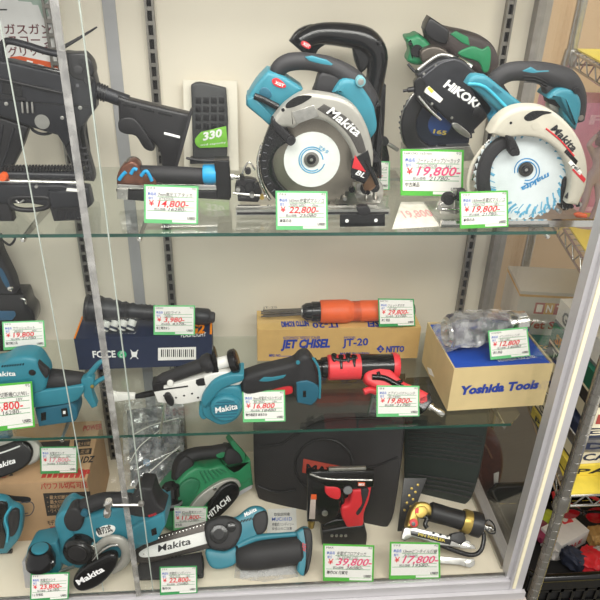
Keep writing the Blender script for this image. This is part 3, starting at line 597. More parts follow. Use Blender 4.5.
# right teal saw
w = T('teal_framing_saw', 'teal and black cordless circular saw with cream guard and white blade', 'circular saw', (526, 219), Z=Z1+.004, yaw=-3)
w.pl('battery_foot', [(466, 84, 's'), (473, 75), (487, 76, 's'), (520, 102), (530, 108, 's'), (520, 118, 's'), (506, 116), (494, 107), (480, 94)], -.042, -.012, TEAL, .006)
w.pl('foot_side', [(466, 84, 's'), (486, 92, 's'), (506, 113, 's'), (500, 120), (492, 126, 's'), (489, 118), (493, 110), (478, 93)], -.045, -.022, mat('deep_teal', '#17738F', .45), .005)
w.tube('foot_edge', [(468, 84, -.008), (485, 87, -.008), (508, 109, -.008)], 1.6, mat('light_teal', '#37A9C2', .4))
w.text('XGT', (491, 88), (500, 95), 3.6, -.0105, TEALD, .02)
wh = w.tube('grip_housing', [(505, 100, -.036), (494, 84, -.036), (506, 73, -.036), (524, 71, -.036), (546, 74, -.036), (565, 82, -.036), (574, 98, -.036), (573, 120, -.036)], [7, 9, 9.5, 9.5, 11, 13, 12, 11], RUB, flat=1.1)
w.pl('grip_bridge', [(544, 88, 's'), (556, 80), (568, 92), (560, 108, 's'), (548, 103, 's')], -.05, -.024, RUB, .004)
w.pl('grip_insert', [(522, 71, 's'), (531, 67, 's'), (537, 70.5, 's'), (548, 70, 's'), (559, 76, 's'), (557, 79, 's')], -.03, -.0185, TEAL, .0015, 1, wh)
for k_ in range(3): w.tube('grip_groove', [(524, 76+k_*3, -.0175), (536, 77+k_*3, -.0175), (548, 83+k_*3, -.0175)], .5, BLK, wh)
w.pl('motor_housing', [(547, 98), (558, 88), (571, 90), (579, 97), (580, 110), (575, 130, 's'), (563, 118), (562, 104), (557, 100)], -.07, -.008, TEAL, .007); w.disc('body_bolt', (577, 91), 3.2, -.02, -.008, BLK)
w.disc('spark_pin', (581, 118), 3, -.03, -.01, CHR); w.pl('trigger', [(549, 104), (556, 101), (562, 105), (560, 112), (550, 110)], -.05, -.03, SIL, .002)
wb = teeth_blade(w, (527, 171), 53, .004, None, 5, 44, mat('white_coated_blade', '#DCE4E6', .4, metal=.1, var=.04))
nb = mat('blue_blade_print', '#5FA5C6', .5, var=.3, scale=200)
for k_ in range(90):
    a = k_*2*math.pi/90; r0 = 38+5*math.sin(k_*2.3); r1 = 45+2*math.sin(k_*1.7)
    w.tube('blade_print', [(527+r0*math.cos(a), 171+r0*math.sin(a), .0042), (527+(r0+r1)/2*math.cos(a+.1), 171+(r0+r1)/2*math.sin(a+.1), .0042), (527+r1*math.cos(a+.12), 171+r1*math.sin(a+.12), .0042)], .9+.45*math.sin(k_*3.1), nb, wb, 2, flat=.12)
w.text('makita', (548.5, 172.5), (520.5, 187.5), 5, .0046, mat('strong_blue_print', '#2F86BE', .5), .03, .15, wb)
for R_ in (9.5, 12.5): w.tube('blade_arc_print', [(527+R_*math.cos(a), 171+R_*math.sin(a), .0046) for a in [i*math.pi/8-3.3 for i in range(14)]], .5, MC['strong_blue_print'], wb, 2)
w.disc('blade_flange', (526.5, 170), 7, .004, .009, mat('dark_flange', '#4C4A47', .4, metal=.6), parent=wb); w.disc('blade_bolt', (526.5, 170), 4, .009, .014, BLK, parent=wb); w.disc('bolt_socket', (526.5, 170), 1.5, .0135, .0145, SIL, parent=wb)
w.pl('lower_guard', [(511, 135, 's'), (497, 140), (485, 152), (478, 170), (478, 190), (484, 206, 's'), (492, 212, 's'), (492, 196), (490, 180), (493, 162), (503, 150), (517, 145, 's')], -.006, .016, RUB, .004)
w.tube('guard_wire', [(484, 146, .0), (472, 165, .0), (468, 188, .0), (474, 210, .0)], 1.8, CREAM); w.tube('guard_wire', [(490, 140, -.005), (478, 155, -.005), (472, 180, -.005)], 1.4, CHR)
w.pl('guard_arm', [(504, 134), (513, 137), (520, 152), (516, 156), (509, 153), (508, 142)], .01, .03, BLK, .003); w.disc('guard_roller', (514, 153), 3.6, .02, .034, BLK)
wg = w.pl('upper_guard', [(489, 133, 's'), (497, 120), (510, 110), (526, 106), (546, 108), (563, 119), (578, 138), (586, 162), (585, 185), (577, 205, 's'), (566, 203, 's'), (570, 186), (568, 168), (558, 151), (541, 139), (523, 136), (505, 137)], -.006, .03, CREAM, .007, 4)
w.pl('guard_slot', [(524, 117), (533, 111), (546, 111), (552, 113), (543, 115), (534, 120), (527, 121)], .0295, .0305, GLB, .0005, 3, wg); w.disc('guard_hole', (511, 123), 1.3, .0295, .0306, GLB, parent=wg); w.disc('guard_plug', (536, 126), 4, .0295, .0305, CREAM, parent=wg)
w.text('Makita', (550.5, 129), (573, 152), 7.5, .031, INK, .03, .12)
w.tube('red_line', [(546, 128.5, .0305), (560, 140, .0305), (574, 156, .0305)], .8, RED, wg)
for (x, y), mm in (((564, 152), GLB), ((568, 163), PAPER), ((572, 170), RED)): w.pl('side_stripe', [(x, y, 's'), (x+3, y-3, 's'), (x+14, y+9, 's'), (x+12, y+13, 's')], .0295, .0308, mm, .0004, 1, wg)
w.text('rei', (571, 166), (578, 171), 4, .031, INK, .02, .2)
w.pl('rear_bracket', [(562, 180), (570, 178), (574, 196), (570, 208), (561, 208)], -.02, .008, GLB, .003)
w.add('base_plate', boxv(w.at(435, 219).x, w.at(588, 219).x, w.fr.O.y-.022, w.fr.O.y+.09, Z1+.001, Z1+.004), SIL)
w.add('base_edge', boxv(w.at(435, 219).x, w.at(588, 219).x, w.fr.O.y-.03, w.fr.O.y-.023, Z1+.001, Z1+.013), CHR)
for (x, y, r_, dd, mm) in ((440, 208, 2.4, .012, SIL), (468, 206, 2.6, .012, SIL), (455, 198, 2.2, .014, GLB), (474, 200, 3, .01, BLK), (560, 212, 2.2, .02, SIL), (580, 205, 2.4, .01, SIL), (572, 207, 2, .02, GLB)): w.disc('adjuster_nut', (x, y), r_, dd-.012, dd, mm, seg=14)
w.pl('fence_clamp', [(438, 206, 's'), (446, 200), (470, 202, 's'), (474, 212, 's'), (440, 214, 's')], -.014, .002, SIL, .002, 2); w.rod('clamp_screw', (436, 209, .008), (476, 210, .008), [(0, 1.2), (1, 1.2)], CHR, seg=10)
w.disc('wing_knob', (449, 200), 7, -.01, .004, BLK, [(0, .7), (.3, 1), (1, .8)]); w.disc('wing_knob', (462, 196), 6, -.01, .004, BLK); w.rod('knob_post', (455, 214, 0), (455, 190, 0), [(0, 2), (1, 2)], SIL)
w.rod('orange_knob', (574, 214, .0), (586, 216, .0), [(0, 1), (.3, 3), (1, 2.2)], ORG)
w.tube('guide_lever', [(566, 198, .02), (574, 190, .02), (578, 206, .02)], 2, BLK)
# ---------------------------------------------------------------- upper shelf cards
card('green edged card priced 14,800 in front of the air pin tacker', (144, 184.5), (198.5, 186.5), (198, 224.5), (144, 223), '14,800-', '16280-', '7mm高圧エアタッカ', 'AT425HA', '', 'マキタ', '', Z=Z1)
card('green edged card priced 22,800 in front of the middle teal saw', (275.5, 191), (327.5, 191.5), (328, 230), (276, 230), '22,800-', '25080', '165mm充電式マルノコ', 'HS001GRD', '40Vmax', 'マキタ', '本体のみ', Z=Z1)
card('largest bright green card, 19,800 in pink, below the green circular saw', (400.5, 149), (464, 150), (463, 196.5), (400.5, 195.5), '19,800-', '21780-', 'コードレスチップソーカッタ', 'CD3605DB', '36V', 'HiKOKI 165mm', '中古美品', Z=Z1+.012, g=CARDG2, ink=INKP, big=1)
card('bright green card with red 19,800 in front of the cream guarded saw', (459.5, 192), (508, 190.5), (508.5, 227), (460, 229), '19,800-', '21780-', '165mm充電式マルノコ', 'HS631D', '18V', 'マキタ', '本体のみ', Z=Z1, g=CARDG2)
card('small card half hidden behind the middle teal saw, right of its blade', (350, 160.5), (390, 161.5), (389.5, 190), (350, 190), '19,800-', '21780', '125mm充電式マルノコ', '', '', '', '', Y=.19)
c = T('card_reflection', 'pale reflection of the pink priced card, modelled as a flat sheet on the upper shelf', 'sheet', (425, 215), Z=Z1)  # card's reflection in the shelf glass, painted as a pale lettered sheet
fl = Frame(c.fr.O+Vector((0, 0, .0006)), ex=(1, 0, 0), up=(0, 1, 0)); c.fr = fl
c.add('sheet', quad(fl, [(401, 202), (444, 201), (440, 226), (392, 229)], -.0005, .0003, .0001, 1), mat('reflection_white', '#E3DDD0', .6)); c.text('19,800-', (405, 218), (438, 216), 7, .0004, mat('reflection_pink', '#DFA3A0', .6), .02, .2)
# ================================================================== lower glass shelf
def carton(name, label, fl, fr_, tl, depth, Z, m, side=None, frame_only=False, group=None):
    """upright carton from its front bottom corners and front top-left corner (pixels); returns thing, front frame, top frame, dims"""
    A = onZ(fl[0], fl[1], Z); B = onZ(fr_[0], fr_[1], Z); yaw = math.degrees(math.atan2(B.y-A.y, B.x-A.x))
    t = T(name, label, 'box', fl, Z=Z, yaw=yaw, group=group); w = (B-A).length; h = t.fr.L(t.fr.P(tl[0], tl[1]))[1]
    f = t.fr; top = Frame(A+Vector((0, 0, h)), ex=f.ex, up=-f.n)
    side = Frame(B, ex=-f.n, up=(0, 0, 1)); left = Frame(A-f.n*depth, ex=f.n, up=(0, 0, 1))
    return t, f, top, side, left, w, h
def walls(f, w, h, depth, th=.0015):
    def bx(x0, x1, z0, z1, d0, d1):
        V = [f.Wd(x, z, d) for x in (x0, x1) for d in (-d0, -d1) for z in (z0, z1)]
        return V, [(0, 1, 3, 2), (4, 6, 7, 5), (0, 4, 5, 1), (2, 3, 7, 6), (0, 2, 6, 4), (1, 5, 7, 3)]
    return bx
# navy flashlight carton
t, f, top, side, left, w_, h_ = carton('flashlight_carton', 'navy carton with orange edges and white recycling marks under the black flashlight', (79, 370), (213, 365), (73, 339), .10, Z2, NAVY)
bx = walls(f, w_, h_, .10)
t.add('carton_body', bx(0, w_, 0, h_, 0, .095), NAVY)
t.add('orange_edge', join(bx(w_-.004, w_+.0006, h_-.0005, h_+.0008, .001, .095), bx(-.0006, .003, h_-.0005, h_+.0008, .001, .095)), INKO)
t.text('FC CE', (93, 357.5), (116, 357), 6.5, .0005, INKW, .03)
t.disc('recycling_mark', (122, 354.5), 4.6, 0, .0006, mat('recycle_green', '#35B27A', .5), [(0, 1), (1, 1)]); t.text('♻', (119.3, 357), (124.7, 357), 4.6, .0009, INKW, 0)
poly(t, 'bin_mark', [(131, 352), (137.5, 352), (136.5, 357), (132, 357)], 0, .0006, INKW, .0001); poly(t, 'bin_mark', [(130, 350), (131, 350), (138.5, 359), (137.5, 359)], 0, .0008, INKW, .0001); poly(t, 'bin_mark', [(137.5, 350), (138.5, 350), (131, 359), (130, 359)], 0, .0008, INKW, .0001)
bc = poly(t, 'barcode_patch', [(158, 348), (196, 347), (196, 359.5), (158, 360.5)], 0, .0005, PAPER, .0001)
for k_ in range(17): poly(t, 'barcode_line', [(161+k_*2, 349.5), (161+k_*2+(.7 if k_ % 3 else 1.2), 349.5), (161+k_*2+(.7 if k_ % 3 else 1.2), 357), (161+k_*2, 357)], .0005, .0008, INK, .0001, 1, bc)
t.text('G2', (189, 334), (205, 333), 9, .0006, INKO, .04, .2, None, 'top_lettering', top); t.text('FLASHLIGHT', (181, 337.5), (206, 336.5), 4, .0006, INKW, .0, 0, None, 'top_lettering', top)
ZB = ZF = Z2+h_
b = T('flashlight', 'long black metal flashlight with ribbed head lying on the navy carton', 'flashlight', (150, 325), Z=ZB, yaw=math.degrees(math.atan2(f.ex.y, f.ex.x)))
rz = b.fr.m(150, 322)*11
b.rod('flashlight_body', (88, 308, 0), (210, 317, 0), [(0, 13), (.02, 13.8), (.10, 13.8), (.13, 12), (.17, 12.4), (.2, 10.5), (.23, 11.2), (.27, 9), (.30, 10), (.33, 8.2), (.36, 9.2), (.39, 7.6), (.42, 8), (.86, 8), (.88, 9), (.98, 9), (1, 7.5)], GUN)
b.rod('lens_bezel', (85, 307.6, 0), (89, 308, 0), [(0, 13), (.5, 14.4), (1, 14)], BLK)
for k_ in range(12): b.rod('grip_ring', (140+k_*4.2, 311.8+k_*.33, 0), (141.6+k_*4.2, 312+k_*.33, 0), [(0, 8.5), (1, 8.5)], BLK, seg=16)
b.rod('tail_switch', (209, 317, 0), (215, 317.5, 0), [(0, 6), (.8, 5.5), (1, 4)], RUB)
for k_ in range(4):
    c = T('battery', 'white lithium battery, ' + ['leftmost', 'second from left', 'second from right', 'rightmost'][k_] + ' of four in front of the flashlight', 'battery', (104+k_*8.6, 334-k_*.4), Z=ZB, group='white batteries before the flashlight')
    c.rod('battery_cell', (104+k_*8.6, 331-k_*.4, 0), (107.5+k_*8.6, 321-k_*.4, -.012), [(0, 2), (.02, 4.1), (.97, 4.1), (.98, 2), (1, 2)], WHT)
    c.rod('battery_stripe', (104.6+k_*8.6, 329.2-k_*.4, 0), (105.4+k_*8.6, 327-k_*.4, -.0027), [(0, 4.25), (1, 4.25)], NAVY, seg=20)
c = T('battery_blister', 'clear blister tray with white tabs around the four white batteries', 'blister', (120, 336), Z=ZB)
c.pl('blister_shell', [(93, 334, 's'), (97, 323), (104, 319), (134, 318), (139, 322), (136, 334, 's')], -.004, .0015, CLEAR, .001, 2); 
# jet chisel carton
t, f, top, side, left, w_, h_ = carton('needle_scaler_carton', 'long kraft carton with blue lettering carrying the orange needle scaler', (257.5, 361), (417, 358), (257, 330), .085, Z2, KRAFT)
bx = walls(f, w_, h_, .085)
t.add('carton_body', bx(0, w_, 0, h_, 0, .085), KRAFT)
t.add('carton_flap', bx(.0005, w_-.0005, h_, h_+.0012, .0, .083), mat('kraft_lid', '#D2B070', .8, var=.04, scale=40, bump=.2))
t.text('AUTOMATIC NEEDLE SCALER', (283, 339), (320, 338.5), 2.6, .0005, INKN); t.text('JET CHISEL', (281, 348), (330, 347), 8, .0005, INKN, .05, .18)
t.text('MODEL', (344, 338.5), (356, 338.5), 2.2, .0005, INKN); t.text('JT-20', (342.5, 346), (368, 345), 7, .0005, INKN, .025)
t.text('NITTO', (386, 352), (404, 351.5), 5.6, .0005, INKN, .05); t.pl('diamond_mark', [(376.5, 349, 's'), (380.5, 345, 's'), (384.5, 349, 's'), (380.5, 353, 's')], 0, .0006, INKN, .0001, 1); t.text('S', (379.3, 350.8), (381.7, 350.8), 3.2, .0009, KRAFT, .02)
t.text('MADE IN JAPAN', (340, 355), (369, 354.5), 2.6, .0005, INKN, .02); t.text('MFG. NO.', (269, 356.5), (281, 356.5), 2.4, .0005, INKN, .03); poly(t, 'ruled_line', [(281, 356), (296, 355.7), (296, 356.2), (281, 356.5)], 0, .0004, INKN, .0001)
t.text('JT-20', (339, 322.5), (312, 323), 5, .0016, INKN, .03, 0, None, 'top_lettering', top); t.text('JET CHISEL', (412, 320), (364, 321), 6, .0016, INKN, .04, .15, None, 'top_lettering', top); t.text('NITTO KOHKI', (308, 321), (281, 322), 5, .0016, INKN, .06, 0, None, 'top_lettering', top)
t.text('JT-20', (263, 309), (277, 308.5), 2.2, .0016, INKG, 0, 0, None, 'top_lettering', top)
ZB = ZN = Z2+h_+.0013
n = T('needle_scaler', 'orange air needle scaler with steel needles lying on the kraft carton', 'needle scaler', (340, 322), Z=ZB)
for i in range(11):
    a = i*2*math.pi/10; rr = 0 if i == 10 else 3.2
    n.rod('needle', (261+(i % 3)*2, 313.5+rr*math.sin(a), rr*math.cos(a)*.0018), (306, 311.5+rr*math.sin(a)*.9, rr*math.cos(a)*.0018), [(0, .9), (1, .9)], mat('needle_steel', '#6F6A62', .3, metal=.9), seg=8)
n.rod('needle_collar', (302, 311.5, 0), (322, 311.5, 0), [(0, 6), (.15, 8), (.2, 8.5), (.45, 9), (.5, 10), (.9, 10), (1, 9.5)], GLB)
n.rod('nose_ring', (301, 311.5, 0), (304, 311.5, 0), [(0, 5.5), (1, 6.5)], SIL)
n.rod('orange_sleeve', (320, 311.5, 0), (382, 310.5, 0), [(0, 10.8), (.02, 11.6), (.42, 11.8), (.46, 11.2), (.5, 10), (.62, 9.7), (.66, 10.6), (.99, 10.6), (1, 10)], ORG)
for k_ in range(7): n.rod('sleeve_ring', (353+k_*1.3, 311, 0), (353.6+k_*1.3, 311, 0), [(0, 10.2), (1, 10.2)], mat('dark_orange', '#B84A1C', .5), seg=20)
n.rod('tail_tube', (381, 310.5, 0), (414, 310, 0), [(0, 8), (.6, 8), (.62, 6), (1, 6)], GLB)
# tray box
t, f, top, side, left, w_, h_ = carton('tray_carton', 'open tan cardboard box with blue lining and blue lettering, lower shelf', (447, 411), (543, 405), (452.5, 369), .13, Z2, KRAFT2)
dp = (onZ(417, 362, Z2)-f.O).length; DP = dp
bx = walls(f, w_, h_, dp)
q0 = left
def lbx(x0, x1, z0, z1, d0, d1): return bx(x0, x1, z0, z1, d0, d1)
body = t.add('carton_tray', join(bx(0, w_, 0, h_, 0, .003), bx(0, .003, 0, h_, .003, dp), bx(w_-.003, w_, 0, h_, .003, dp), bx(.003, w_-.003, 0, h_, dp-.003, dp), bx(.003, w_-.003, 0, .003, .003, dp-.003)), KRAFT2)
t.add('blue_lining', bx(.0035, w_-.0035, .003, h_-.004, .0035, dp-.004), BLUE)
t.text('Yoshida Tools', (460, 394.5), (538, 388), 8, .0005, INKN, .05, .12)
t.text('YOSHIDA CO.,LTD.', (498, 362), (537, 357.5), 2.5, .0004, INKW, .02, 0, None, 'lining_lettering', Frame(f.Wd(0, h_-.004, 0), ex=f.ex, up=-f.n))
t.add('paper_label', quad(left, [(427, 367), (431, 369), (434, 377), (429, 374)], 0, .0005, .0001, 1), PAPER)
yw = math.degrees(math.atan2(f.ex.y, f.ex.x)); YF = f; YH = h_
ZB = Z2+h_-.004+.0008
n = T('air_ratchet', 'dark metal impact tool with silver end wrapped in clear film on the tray box', 'air tool', (470, 348), Z=ZB, yaw=yw)
n.rod('tool_barrel', (448, 332, 0), (508, 324, -.004), [(0, 15), (.04, 17), (.2, 17), (.25, 16), (.7, 14.5), (.72, 12), (1, 12)], mat('purple_grey_metal', '#4B4756', .35, metal=.5))
n.rod('nose_ring', (445, 332.5, .0), (449, 332, 0), [(0, 13), (.5, 15), (1, 15)], CHR); n.rod('nose_bore', (444.3, 332.6, 0), (445.3, 332.5, 0), [(0, 11), (1, 11)], GLB)
n.rod('silver_end', (506, 324.5, -.004), (527, 321, -.004), [(0, 11.5), (.05, 12), (.5, 12), (.55, 10.5), (.9, 10.5), (1, 8)], CHR)
def film(t, name, px_grid, m, amp=.003, seed=0, parent=None):
    """draped crinkled sheet: grid rows of (u,v,d) control points, subdivided"""
    rows = [[t.at(*p) for p in row] for row in px_grid]; R_ = len(rows); C_ = len(rows[0]); n_ = 7; V = []; 
    nu, nv = (C_-1)*n_+1, (R_-1)*n_+1
    for j in range(nv):
        for i in range(nu):
            a, b_ = i/n_, j/n_; i0, j0 = min(int(a), C_-2), min(int(b_), R_-2); s_, k = a-i0, b_-j0
            p = (rows[j0][i0]*(1-s_)+rows[j0][i0+1]*s_)*(1-k)+(rows[j0+1][i0]*(1-s_)+rows[j0+1][i0+1]*s_)*k
            q_ = noise.ridged_multi_fractal(p*42+Vector((seed, 0, 0)), .9, 2.1, 3, 1, 2)
            V.append(p+t.fr.n*amp*(q_-1))
    return t.add(name, (V, [(j*nu+i, j*nu+i+1, (j+1)*nu+i+1, (j+1)*nu+i) for j in range(nv-1) for i in range(nu-1)]), m, parent, None, 25)
film(n, 'clear_film', [[(432, 326, -.02), (455, 311, -.02), (485, 309, -.02), (512, 311, -.02), (520, 322, -.01)], [(434, 332, .01), (458, 320, .035), (485, 318, .035), (508, 320, .03), (520, 332, .0)], [(440, 345, .02), (460, 345, .04), (485, 340, .035), (505, 335, .03), (515, 338, .0)], [(445, 352, .02), (462, 348, .04), (482, 346, .04), (500, 340, .03), (512, 341, .01)]], BAG, .006)
# band file / belt sander
n = T('band_file', 'white and teal cordless belt sander with black side handle, centre of lower shelf', 'power file', (224, 421), Z=Z2)
n.rod('side_handle', (158, 381, .0), (213, 361, .0), [(0, 4), (.04, 5.5), (.12, 6.5), (.8, 7), (.85, 9.5), (.95, 10), (1, 7)], RUB)
n.pl('handle_flange', [(212, 352), (216, 356), (219, 374), (216, 378), (212, 372)], -.012, .012, GLB, .002); n.rod('white_neck', (215, 364, .0), (232, 360, .0), [(0, 6), (1, 6)], WHT)
n.rod('end_disc', (230, 362, .0), (238, 360, .0), [(0, 11), (.3, 12.5), (.8, 12.5), (1, 10)], GLB)
n.pl('belt_arm', [(112, 394, 's'), (135, 395, 's'), (135, 399, 's'), (112, 402, 's')], -.005, .005, WHT, .001, 1); n.rod('arm_rod', (133, 397, 0), (158, 392, 0), [(0, 2.2), (.4, 3.2), (1, 3.2)], GLB); n.disc('arm_roller', (113, 398), 4.5, -.006, .006, WHT)
fr0 = n.pl('frame', [(154, 392, 's'), (156, 388, 's'), (203, 377, 's'), (207, 390, 's'), (204, 400, 's'), (182, 404, 's'), (158, 402, 's')], -.012, .012, WHT, .002, 1)
n.pl('tension_block', [(152, 384, 's'), (163, 382, 's'), (164, 390, 's'), (153, 392, 's')], -.012, .013, BLK, .001, 1); poly(n, 'frame_slot', [(162, 389), (188, 385.5), (188, 387), (162, 390.5)], .0118, .0125, BLK, .0002, 1, fr0)
n.pl('frame_window', [(196, 380), (206, 378), (208, 384), (198, 386)], .0118, .0127, BLK, .0003, 2, fr0); n.disc('pivot', (170, 384), 3, .01, .018, WHT, parent=fr0)
for c_ in ((176, 398), (184, 396), (192, 394), (198, 398), (164, 396)): screw(n, c_, 1.1, .012, BLK, fr0)
n.pl('tracking_knob', [(164, 396), (169, 394), (174, 402), (172, 406), (167, 403)], .01, .02, BLK, .002)
n.pl('white_gear_case', [(203, 376, 's'), (214, 372), (232, 371), (243, 374, 's'), (240, 384), (222, 386), (208, 396, 's')], -.02, .014, WHT, .004)
n.pl('guard_housing', [(201, 401), (206, 390), (215, 380), (231, 374), (244, 374, 's'), (243, 380), (232, 384), (220, 390), (212, 400), (206, 408, 's')], -.02, .024, TEAL, .004)
bd = n.pl('motor_housing', [(202, 402), (210, 392), (222, 386), (238, 386), (242, 394), (242, 410), (234, 420), (221, 424), (211, 420), (203, 414)], -.03, .018, TEAL, .006)
n.disc('motor_cap', (225.5, 410), 15.5, .0, .03, TEAL, [(0, 1), (.7, 1), (.9, .95), (1, .85)])
for k_ in range(6):
    y = 402+k_*3; hw = math.sqrt(max(1, 12**2-(y-410)**2)); poly(n, 'vent_slot', [(225.5-hw, y), (225.5+hw, y-.8), (225.5+hw, y+.3), (225.5-hw, y+1.1)], .0295, .0305, TEALD, .0002)
n.text('Makita', (215.5, 413), (238, 408.5), 5.5, .031, INKW, .022, .2)
n.pl('side_lug', [(200, 404), (206, 402), (208, 416), (203, 419), (199, 414)], -.01, .014, TEAL, .003)
gr = n.pl('grip', [(242, 376, 's'), (256, 371), (272, 367), (292, 362), (299, 356), (307, 354), (314, 362), (318, 378), (318, 397), (311, 404, 's'), (297, 401, 's'), (293, 392), (291, 385), (273, 388), (250, 393), (241, 390, 's')], -.022, .014, RUB, .009, 4)
n.pl('grip_insert', [(259, 381, 's'), (264, 377), (272, 377), (286, 374.5, 's'), (283, 378), (268, 381.5)], .0125, .0145, TEAL, .0006, 2, gr)
n.pl('trigger', [(272, 390), (290, 385), (292, 393), (276, 395)], -.008, .006, RED, .002)
n.pl('battery_rail', [(296, 382, 's'), (307, 380), (318, 386), (318.5, 397), (311, 405, 's'), (297, 402, 's')], -.024, .0165, TEALD, .003, 2); n.pl('battery_contact', [(303, 391, 's'), (306, 391, 's'), (306, 397, 's'), (303, 397, 's')], .016, .018, GLB, .0005, 1)
n.disc('grip_eye', (298, 363), 2, .012, .0155, TEAL, parent=gr); n.tube('battery_seam', [(313, 358, .012), (318.5, 368, .012), (320, 382, .012), (319.5, 398, .012)], 1.3, TEAL)
# air impact wrench
n = T('air_impact_wrench', 'red and black air impact wrench lying right of the belt sander on the lower shelf', 'impact wrench', (425, 412), Z=Z2+.018, lean=48)
n.rod('front_collar', (309, 368, -.01), (330, 367, -.01), [(0, 8), (.1, 10), (.35, 10), (.4, 8), (.55, 8), (.6, 10), (1, 11)], GLB)
n.rod('anvil', (302, 368.4, -.01), (311, 368, -.01), [(0, 4), (1, 4)], CHR)
n.rod('hammer_case', (327, 367.5, -.01), (361, 366.5, -.01), [(0, 11), (.04, 12.8), (.96, 12.8), (1, 11.5)], REDL)
for a, b_ in (((334, 356), 6), ((341, 357), 12), ((348, 356), 7), ((354, 357), 10)): n.tube('black_drip', [(a[0], a[1]-1, .009), (a[0], a[1]+b_*.5, .0135), (a[0]+.5, a[1]+b_, .0125)], [3, 2, 1.6], GLB)
n.tube('black_drip', [(332, 358, .010), (342, 361, .0125), (357, 358, .010)], 2.2, GLB)
n.rod('motor_case', (359, 366.5, -.01), (397, 365.5, -.01), [(0, 12), (.03, 12.8), (.5, 12), (.88, 12), (.92, 12.6), (.98, 12), (1, 9)], GLB)
n.rod('rear_ring', (392, 365.5, -.01), (398.5, 365.5, -.01), [(0, 12.8), (.5, 13.2), (1, 11.5)], REDL)
hn = n.pl('pistol_grip', [(364, 375), (368, 370), (376, 366), (390, 369, 's'), (396, 375), (404, 382), (418, 388), (429, 394, 's'), (430, 404, 's'), (422, 408, 's'), (404, 402), (386, 392), (376, 388), (366, 382)], -.02, .012, REDL, .007, 4)
n.tube('grip_drip', [(372, 377, .012), (384, 378, .013), (394, 383, .013), (408, 391, .013)], 3.0, GLB, hn); n.tube('grip_drip', [(380, 377, .013), (378, 372, .012)], 1.8, GLB, hn); n.tube('grip_drip', [(396, 383, .013), (402, 381, .012)], 1.8, GLB, hn)
n.tube('trigger', [(364, 392, -.004), (370, 390, -.004), (377, 392, -.004)], 3.4, REDL)
n.pl('grip_cap', [(419, 397, 's'), (430, 393, 's'), (433, 402, 's'), (424, 412, 's'), (417, 406, 's')], -.022, .012, GLB, .003, 2)
n.rod('air_plug', (428, 405, 0), (444, 415, 0), [(0, 4), (.25, 4), (.3, 2.4), (.6, 2.4), (.62, 3.4), (.9, 3.4), (1, 2)], CHR)
# far left: jigsaw-like tool
n = T('cordless_jigsaw', 'black and blue cordless tool standing at the left edge above its card', 'power tool', (10, 352), Z=Z2)
n.pl('body_shell', [(-25, 238, 's'), (-2, 238, 's'), (1, 252), (9, 269), (15, 283), (17, 300), (12, 330, 's'), (-25, 335, 's')], -.02, .02, RUB, .008); n.pl('blue_stripe', [(1, 268), (5, 274), (10, 286), (7, 288), (2, 280), (-2, 270)], .0185, .021, mat('navy_teal', '#23506E', .5), .0008)
n.disc('dial', (10, 289), 2.6, .018, .024, CHR); n.pl('motor_shroud', [(-25, 293, 's'), (17, 294), (25, 295), (29, 306), (34, 312), (35, 322), (30, 332, 's'), (-25, 338, 's')], -.03, .026, GLB, .006)
n.pl('blue_band', [(-25, 311, 's'), (14, 311, 's'), (16, 315), (12, 320, 's'), (-25, 321, 's')], .024, .0275, MC['navy_teal'], .001, 2); n.tube('silver_clip', [(21, 298, .024), (25, 300, .026), (26, 304, .024)], 1.1, CHR)
n.pl('base_block', [(-25, 330, 's'), (30, 328, 's'), (28, 350, 's'), (-25, 352, 's')], -.02, .012, BLK, .004, 2)
n.tube('cable_loop', [(2, 240, .01), (10, 245, .02), (15, 238, .02), (8, 236, .01)], 1.2, BLK)
# teal multi cutter
n = T('teal_cordless_cutter', 'light teal cordless saw with forked guard lying behind the left edge price card', 'power tool', (40, 421), Z=Z2+.002, lean=0)
by = n.pl('motor_body', [(-25, 366, 's'), (0, 363), (11, 357), (26, 355), (37, 358), (44, 367), (48, 376), (46, 388), (35, 393, 's'), (-25, 394, 's')], -.03, .02, TEAL, .009)
for k_ in range(9): poly(n, 'vent_slot', [(2+k_*2.6, 365.5-k_*.25), (3.4+k_*2.6, 365.3-k_*.25), (2.6+k_*2.6, 367.3-k_*.25), (1.2+k_*2.6, 367.5-k_*.25)], .0195, .0208, GLB, .0002, 1, by)
n.text('Makita', (-9, 376.5), (16, 375.5), 4.6, .021, INKW, .022, .2); n.pl('rubber_patch', [(38, 362), (43, 366), (49, 372), (46, 378), (40, 370)], .01, .022, RUB, .002); n.disc('lock_button', (32, 373), 3.4, .018, .022, BLK)
n.rod('grip', (42, 378, -.006), (84, 381, -.006), [(0, 9), (.08, 11), (.6, 10.5), (.95, 9.5), (1, 8)], RUB)
n.pl('trigger', [(33, 382), (44, 382), (45, 390), (34, 391)], -.01, .014, GLB, .003)
n.pl('lower_bar', [(-25, 398, 's'), (34, 391, 's'), (80, 385, 's'), (84, 386), (83, 393), (72, 402), (36, 407, 's'), (-25, 413, 's')], -.012, .018, TEAL, .004)
fk = n.pl('fork_guard', [(81, 380, 's'), (88, 376, 's'), (94, 380), (92, 392), (97, 406, 's'), (92, 408, 's'), (84, 396, 's')], -.008, .012, TEAL, .002); n.tube('fork_arm', [(84, 382, .002), (90, 374, .002), (99, 363, .002), (104, 361, .002)], [3.5, 3.2, 2.6, 2], TEAL, fk); n.tube('fork_arm', [(90, 388, .004), (98, 381, .004), (108, 376, .004)], [3.2, 2.4, 2], TEAL, fk); n.disc('fork_screw', (92, 387), 1.8, .013, .016, BRASS, parent=fk)
